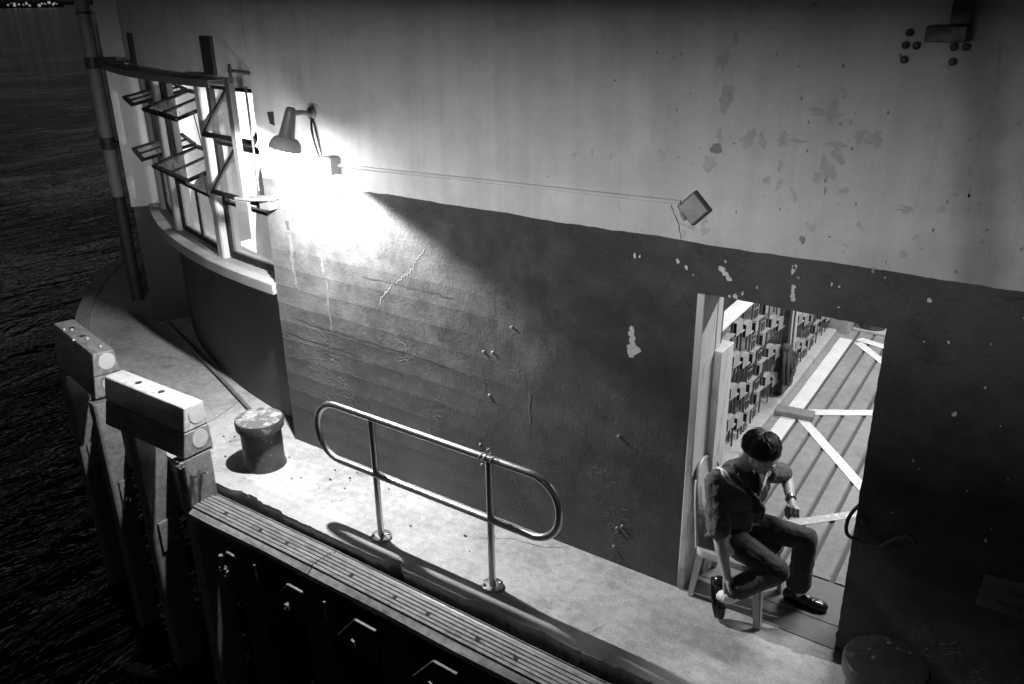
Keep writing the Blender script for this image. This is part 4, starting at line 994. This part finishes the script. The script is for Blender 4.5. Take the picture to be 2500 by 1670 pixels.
# body: one continuous surface
mb = MB()
mb.ell(H(-.005, 0, .025), (.098, .078, .088), MH); mb.ell(H(.028, 0, -.045), (.062, .06, .072), MH); mb.ell(H(.05, 0, -.092), (.036, .034, .03), MH)
mb.ell(H(.095, 0, -.038), (.02, .013, .022), MH); mb.ell(H(.083, 0, -.015), (.014, .009, .03), MH); mb.ell(H(.088, 0, -.07), (.012, .024, .007), MH); mb.ell(H(.086, 0, -.082), (.012, .02, .007), MH)
mb.ell(H(.07, .035, -.035), (.024, .024, .022), MH); mb.ell(H(.07, -.035, -.035), (.024, .024, .022), MH); mb.ell(H(.082, 0, .018), (.016, .055, .012), MH)
for s in (1, -1):
    mb.ell(H(-.005, s * .078, -.02), (.017, .009, .03), MH); mb.ell(H(.08, s * .032, -.005), (.013, .014, .010), MH)
mb.chain([(V((-1.535, 4.62, .955)), .062), (V((-1.51, 4.613, 1.0)), .055), (H(-.03, 0, -.055), .055)])
mb.ell((shR + shL) / 2 + V((-.01, .005, -.09)), (.17, .10, .16), MT); mb.ell(V((-1.565, 4.63, .66)), (.14, .10, .16), MT); mb.ell((hipR + hipL) / 2 + V((0, 0, .03)), (.11, .15, .10))
for a, b in ((shR, elR), (shL, elL)): mb.chain([(a, .05), (a.lerp(b, .5), .042), (b, .037)])
mb.chain([(elR, .039), (elR.lerp(wrR, .3), .043), (elR.lerp(wrR, .7), .034), (wrR, .027)]); mb.chain([(elL, .037), (elL.lerp(wrL, .3), .041), (elL.lerp(wrL, .7), .033), (wrL, .026)])
for h, k, a in ((hipR, knR, anR), (hipL, knL, anL)): mb.chain([(h, .075), (k, .05), (k.lerp(a, .35), .05), (a, .034)])
# near hand hanging towards the shoe: palm, four bent fingers, thumb
hd = V((.02, -.004, -.085)); pR = wrR + V((.006, -.002, -.015)); 
mb.chain([(wrR, .026), (pR + V((.002, 0, -.02)), .026)])
knuck = []
for i, (q, ln) in enumerate(((-.030, .9), (-.010, 1.0), (.011, .95), (.030, .78))):
    base = pR + V((q * .85 + .018, q * .35, -.075)); knuck.append(base); mb.chain([(pR + V((q * .5 + .006, q * .2, -.012)), .016), (base, .0115)], 10)
    d1 = V((.010, -.012, -.040)) * ln; d2 = V((.022, .004, -.022)) * ln; d3 = V((.019, .010, -.006)) * ln
    mb.chain([(base, .0105), (base + d1, .0095), (base + d1 + d2, .0085), (base + d1 + d2 + d3, .0075)], 10)
tb = pR + V((.022, -.026, -.03)); mb.chain([(pR + V((.008, -.008, -.015)), .017), (tb, .0135), (tb + V((.014, -.014, -.03)), .0105), (tb + V((.026, -.014, -.052)), .009)], 10)
# far hand: fist held out for the watch, knuckles to the front
pL = wrL + V((.028, -.05, -.018)); mb.chain([(wrL, .026), (wrL.lerp(pL, .5), .028), (pL, .027)])
for i, (q, ln) in enumerate(((-.034, .92), (-.012, 1.0), (.010, .96), (.031, .82))):
    kb = pL + V((q + .008, -.018 + abs(q + .01) * .25, .006 - .10 * max(0, q))); mb.chain([(pL + V((q * .55, .012, 0)), .018), (kb, .0125)], 10)
    p1 = kb + V((.006, -.022, -.030)) * ln; p2 = p1 + V((.001, .012, -.022)) * ln; p3 = p2 + V((-.004, .022, .000)) * ln
    mb.chain([(kb, .0115), (p1, .0105), (p2, .0095), (p3, .0085)], 10)
tb = pL + V((-.036, -.002, -.022)); mb.chain([(pL + V((-.015, .02, -.004)), .016), (tb, .013), (tb + V((.010, -.026, -.026)), .011), (tb + V((.028, -.034, -.036)), .0095)], 10)
body = remesh(mb.build("body", 'skin', man), .0045, 4)
# eyes
for s in (1, -1):
    mb = MB().ell(H(.082, s * .032, -.008), (.011, .012, .008), MH); mb.build("eye", 'eye', man, smooth=60)
# hair: cap with a full fringe and back
mb = MB()
mb.ell(H(-.016, 0, .050), (.112, .096, .090), MH); mb.ell(H(-.062, 0, .018), (.058, .084, .062), MH); mb.ell(H(.048, 0, .088), (.052, .076, .040), MH); mb.ell(H(.078, -.01, .076), (.026, .060, .022), MH)
for s in (1, -1): mb.ell(H(-.028, s * .076, .024), (.050, .020, .034), MH)
for i in range(150):
    a = rnd.uniform(0, 6.28); e = rnd.uniform(-.15, 1.4); d = V((math.cos(a) * math.cos(e), math.sin(a) * math.cos(e) * .82, math.sin(e) * .86))
    if d.x > .45 and d.z < .25: continue
    c = V((-.012, 0, .034)) + d * .103; tdir = V((.5, rnd.uniform(-.5, .5), -.55 if d.x > -.2 else -.9)); tdir = (tdir - d * tdir.dot(d)).normalized()
    mb.ell(H(*c), (.040, .009, .008), MH @ Matrix((tdir, d.cross(tdir).normalized(), d)).transposed(), 8, 6)
hair = remesh(mb.build("hair", 'hair', man), .0045, 3)
mb = MB()
for i in range(1300):     # locks combed forward from the crown, each a thin tapered strand lying on the cap
    a = rnd.uniform(0, 6.283); e = rnd.uniform(-.12, 1.5); d = V((math.cos(a) * math.cos(e), math.sin(a) * math.cos(e), math.sin(e)))
    b = V((-.016 + d.x * .110, d.y * .094, .050 + d.z * .088))
    if b.x > .045 and b.z < .085: continue
    if b.x > -.01 and b.z < .03: continue
    flow = V((.75, .35 * d.y + rnd.uniform(-.35, .35), -.35)) if d.x > -.35 else V((-.2, .1 * d.y + rnd.uniform(-.25, .25), -1.0))
    flow = (flow - d * flow.dot(d)).normalized(); L = rnd.uniform(.05, .085); lift = rnd.uniform(.002, .008) if e < 1.0 else rnd.uniform(.005, .017)
    p1 = b + flow * L * .5 + d * lift; p2 = b + flow * L - d * L * .22 + d * lift * 1.2
    mb.tube([H(*(b - d * .004)), H(*p1), H(*p2)], [.0022, .0021, .0004], 4, cap=False)
for i in range(46):      # flyaway hairs on the crown
    a = rnd.uniform(0, 6.28); e = rnd.uniform(.6, 1.45); d = V((math.cos(a) * math.cos(e), math.sin(a) * math.cos(e), math.sin(e)))
    b = V((-.016 + d.x * .110, d.y * .094, .050 + d.z * .088)); t2 = V((rnd.uniform(-.3, .8), rnd.uniform(-.7, .7), rnd.uniform(-.2, .3)))
    mb.tube([H(*b), H(*(b + d * .014 + t2 * .014)), H(*(b + d * .018 + t2 * .034))], [.0012, .0009, .0004], 4)
lk = mb.build("hair_locks", 'hair', hair, smooth=60); lk['kind'] = 'stuff'
# shirt
mb = MB(); mid = (shR + shL) / 2
mb.ell(mid + V((-.012, .006, -.085)), (.205, .138, .17), MT); mb.ell(V((-1.56, 4.625, .68)), (.182, .15, .175), MT); mb.ell(V((-1.58, 4.64, .555)), (.155, .150, .09), MT)
mb.ell(mid + V((-.035, .025, .035)), (.12, .075, .06), MT)
mb.chain([(shR + V((0, 0, -.005)), .072), (shR.lerp(elR, .45), .072), (shR.lerp(elR, .84), .078)]); mb.chain([(shL, .07), (shL.lerp(elL, .45), .068), (shL.lerp(elL, .72), .072)])
mb.chain([(mid, .07), (shR, .068)]); mb.chain([(mid, .07), (shL, .066)])
shirt = remesh(mb.build("shirt", 'shirt', man), .006, 4, .5, .07, .022)
# trousers
mb = MB()
mb.ell((hipR + hipL) / 2 + V((-.01, 0, .02)), (.135, .185, .105))
mb.chain([(hipR + V((.01, 0, 0)), .095), (hipR.lerp(knR, .5), .09), (knR, .079), (knR.lerp(anR, .3), .08), (knR.lerp(anR, .7), .074), (knR.lerp(anR, .93), .07)])
mb.chain([(hipL, .098), (hipL.lerp(knL, .5), .088), (knL, .074), (knL.lerp(anL, .3), .075), (knL.lerp(anL, .7), .077), (knL.lerp(anL, .86), .082)])
trs = remesh(mb.build("trousers", 'trousers', man), .006, 4, .5, .09, .018)
# sailor collar and its two white braids, laid on the shirt
def wrap(o, tgt, off):
    s = o.modifiers.new("Shrinkwrap", 'SHRINKWRAP'); s.target = tgt; s.wrap_method = 'NEAREST_SURFACEPOINT'; s.wrap_mode = 'ABOVE_SURFACE'; s.offset = off; return o
def on(a, b, c): return mid + wdir * a + fdir * b + V((0, 0, c))
outer = smooth_path([on(.0, .15, -.06), on(-.09, .13, -.005), on(-.145, .075, .03), on(-.165, .0, .045), on(-.165, -.07, .02), on(-.13, -.125, -.02), on(0, -.15, -.03), on(.13, -.125, -.02), on(.165, -.07, .02), on(.165, 0, .045), on(.145, .075, .03), on(.09, .13, -.005), on(.02, .15, -.06)], 8)
inner_ = smooth_path([on(.0, .14, -.05), on(-.03, .12, .0), on(-.06, .07, .05), on(-.07, .02, .07), on(-.06, -.03, .075), on(-.03, -.05, .075), on(0, -.055, .075), on(.03, -.05, .075), on(.06, -.03, .075), on(.07, .02, .07), on(.06, .07, .05), on(.03, .12, .0), on(.01, .14, -.05)], 8)
mb = MB(); rings = []
for k in range(7): rings.append(mb.ring([a.lerp(b, k / 6) for a, b in zip(inner_, outer)]))
mb.skin(rings, False, False)
col_o = mb.build("sailor_collar", 'shirt', man, smooth=60); wrap(col_o, shirt, .006); s = col_o.modifiers.new("Solidify", 'SOLIDIFY'); s.thickness = .004
for f0, f1 in ((.74, .87), (.95, 1.09)):
    mb = MB(); rings = []
    for k in range(3):
        t = f0 + (f1 - f0) * k / 2; rings.append(mb.ring([a.lerp(b, t) for a, b in zip(inner_, outer)]))
    mb.skin(rings, False, False); w = mb.build("collar_braid", 'stripe', man, smooth=60); wrap(w, shirt, .019); s = w.modifiers.new("Solidify", 'SOLIDIFY'); s.thickness = .003
# neckerchief
mb = MB(); k0 = on(.0, .165, -.075)
mb.ell(k0, (.03, .026, .03)); mb.chain([(k0, .024), (k0 + V((.012, -.004, -.07)), .03), (k0 + V((.012, .01, -.15)), .02)], 10); mb.chain([(k0, .022), (k0 + V((.035, .02, -.06)), .026), (k0 + V((.04, .03, -.13)), .016)], 10)
mb.chain([(k0, .02), (on(-.05, .125, .0), .02), (on(-.065, .06, .055), .016)], 10); mb.chain([(k0, .02), (on(.05, .125, .0), .02), (on(.065, .06, .055), .016)], 10)
remesh(mb.build("neckerchief", 'scarf', man), .005, 3)
mb = MB(); mb.box(on(.02, .155, -.26), (.045, .006, .02), MT); mb.build("badge", 'badge', man, bevel=.002)
# watch, glasses
wd = (pL - wrL).normalized(); wc = wrL + wd * -.012; s1 = wd.orthogonal().normalized(); s2 = wd.cross(s1)
mb = MB().tube([wc + (s1 * math.cos(2 * math.pi * k / 24) + s2 * math.sin(2 * math.pi * k / 24)) * .031 for k in range(24)], .0065, 8, loop=True)
MW = Matrix((s1, s2, wd)).transposed(); up_w = (V((-.2, -.35, .9)) - wd * V((-.2, -.35, .9)).dot(wd)).normalized()
mb.lathe([(.018, 0), (.0185, .006), (.015, .010), (.001, .0105)], wc + up_w * .029, Matrix((wd, up_w.cross(wd), up_w)).transposed(), 20); mb.build("wristwatch", 'watch', man, smooth=50)
mb = MB()
for s in (1, -1):
    c = H(.103, s * .034, -.012); mb.tube([c + MH @ V((-.004 * abs(math.cos(2 * math.pi * k / 20)), .024 * math.cos(2 * math.pi * k / 20), .017 * math.sin(2 * math.pi * k / 20))) for k in range(20)], .0022, 6, loop=True)
    mb.tube([H(.098, s * .059, -.006), H(.05, s * .084, .0), H(-.005, s * .0865, .004), H(-.03, s * .088, -.012)], .0026, 6)
mb.tube([H(.106, .011, -.008), H(.109, 0, -.005), H(.106, -.011, -.008)], .0015, 6); mb.build("eyeglasses", 'glass_frame', man, smooth=60)
# socks and shoes
mb = MB().chain([(anR + V((.045, .0, .02)), .055), (anR + V((.0, -.012, -.012)), .060), (anR + V((-.035, -.012, -.025)), .050)]); remesh(mb.build("sock", 'sock', man), .005, 3)
mb = MB().chain([(anL + V((.005, 0, .03)), .04), (anL + V((.01, 0, -.03)), .04)]); remesh(mb.build("sock", 'sock', man), .005, 3)
def shoe(heel, toe, upv, name="shoe"):
    d = (toe - heel); L = d.length; d.normalize(); n = (upv - d * upv.dot(d)).normalized(); sd = d.cross(n)
    M_ = Matrix((d, sd, n)).transposed(); mb = MB(); at = lambda a, c: heel + d * (a * L) + n * c
    mb.ell(at(.16, .052), (.055, .040, .052), M_); mb.ell(at(.42, .045), (.09, .042, .042), M_); mb.ell(at(.72, .036), (.085, .047, .034), M_); mb.ell(at(.84, .032), (.05, .043, .028), M_)
    mb.ell(at(.24, .08), (.05, .036, .03), M_)
    o = remesh(mb.build(name, 'shoe', man), .005, 4)
    mb = MB(); out = []
    for k in range(28):
        a = 2 * math.pi * k / 28; out.append((.5 + .5 * math.cos(a), (.043 + .008 * math.cos(a)) * math.sin(a)))
    ra = mb.ring([heel + d * (u * L) + sd * v for u, v in out]); rb = mb.ring([heel + d * (u * L) + sd * v + n * .018 for u, v in out]); mb.skin([ra, rb]); mb.build("shoe_sole", 'shoe', o, smooth=40, bevel=.003)
shoe(V((-1.575, 4.375, .285)), V((-1.505, 4.335, .012)), V((1, .1, .25)))
shoe(V((-1.215, 4.775, .004)), V((-.935, 4.80, .004)), V((0, 0, 1)))
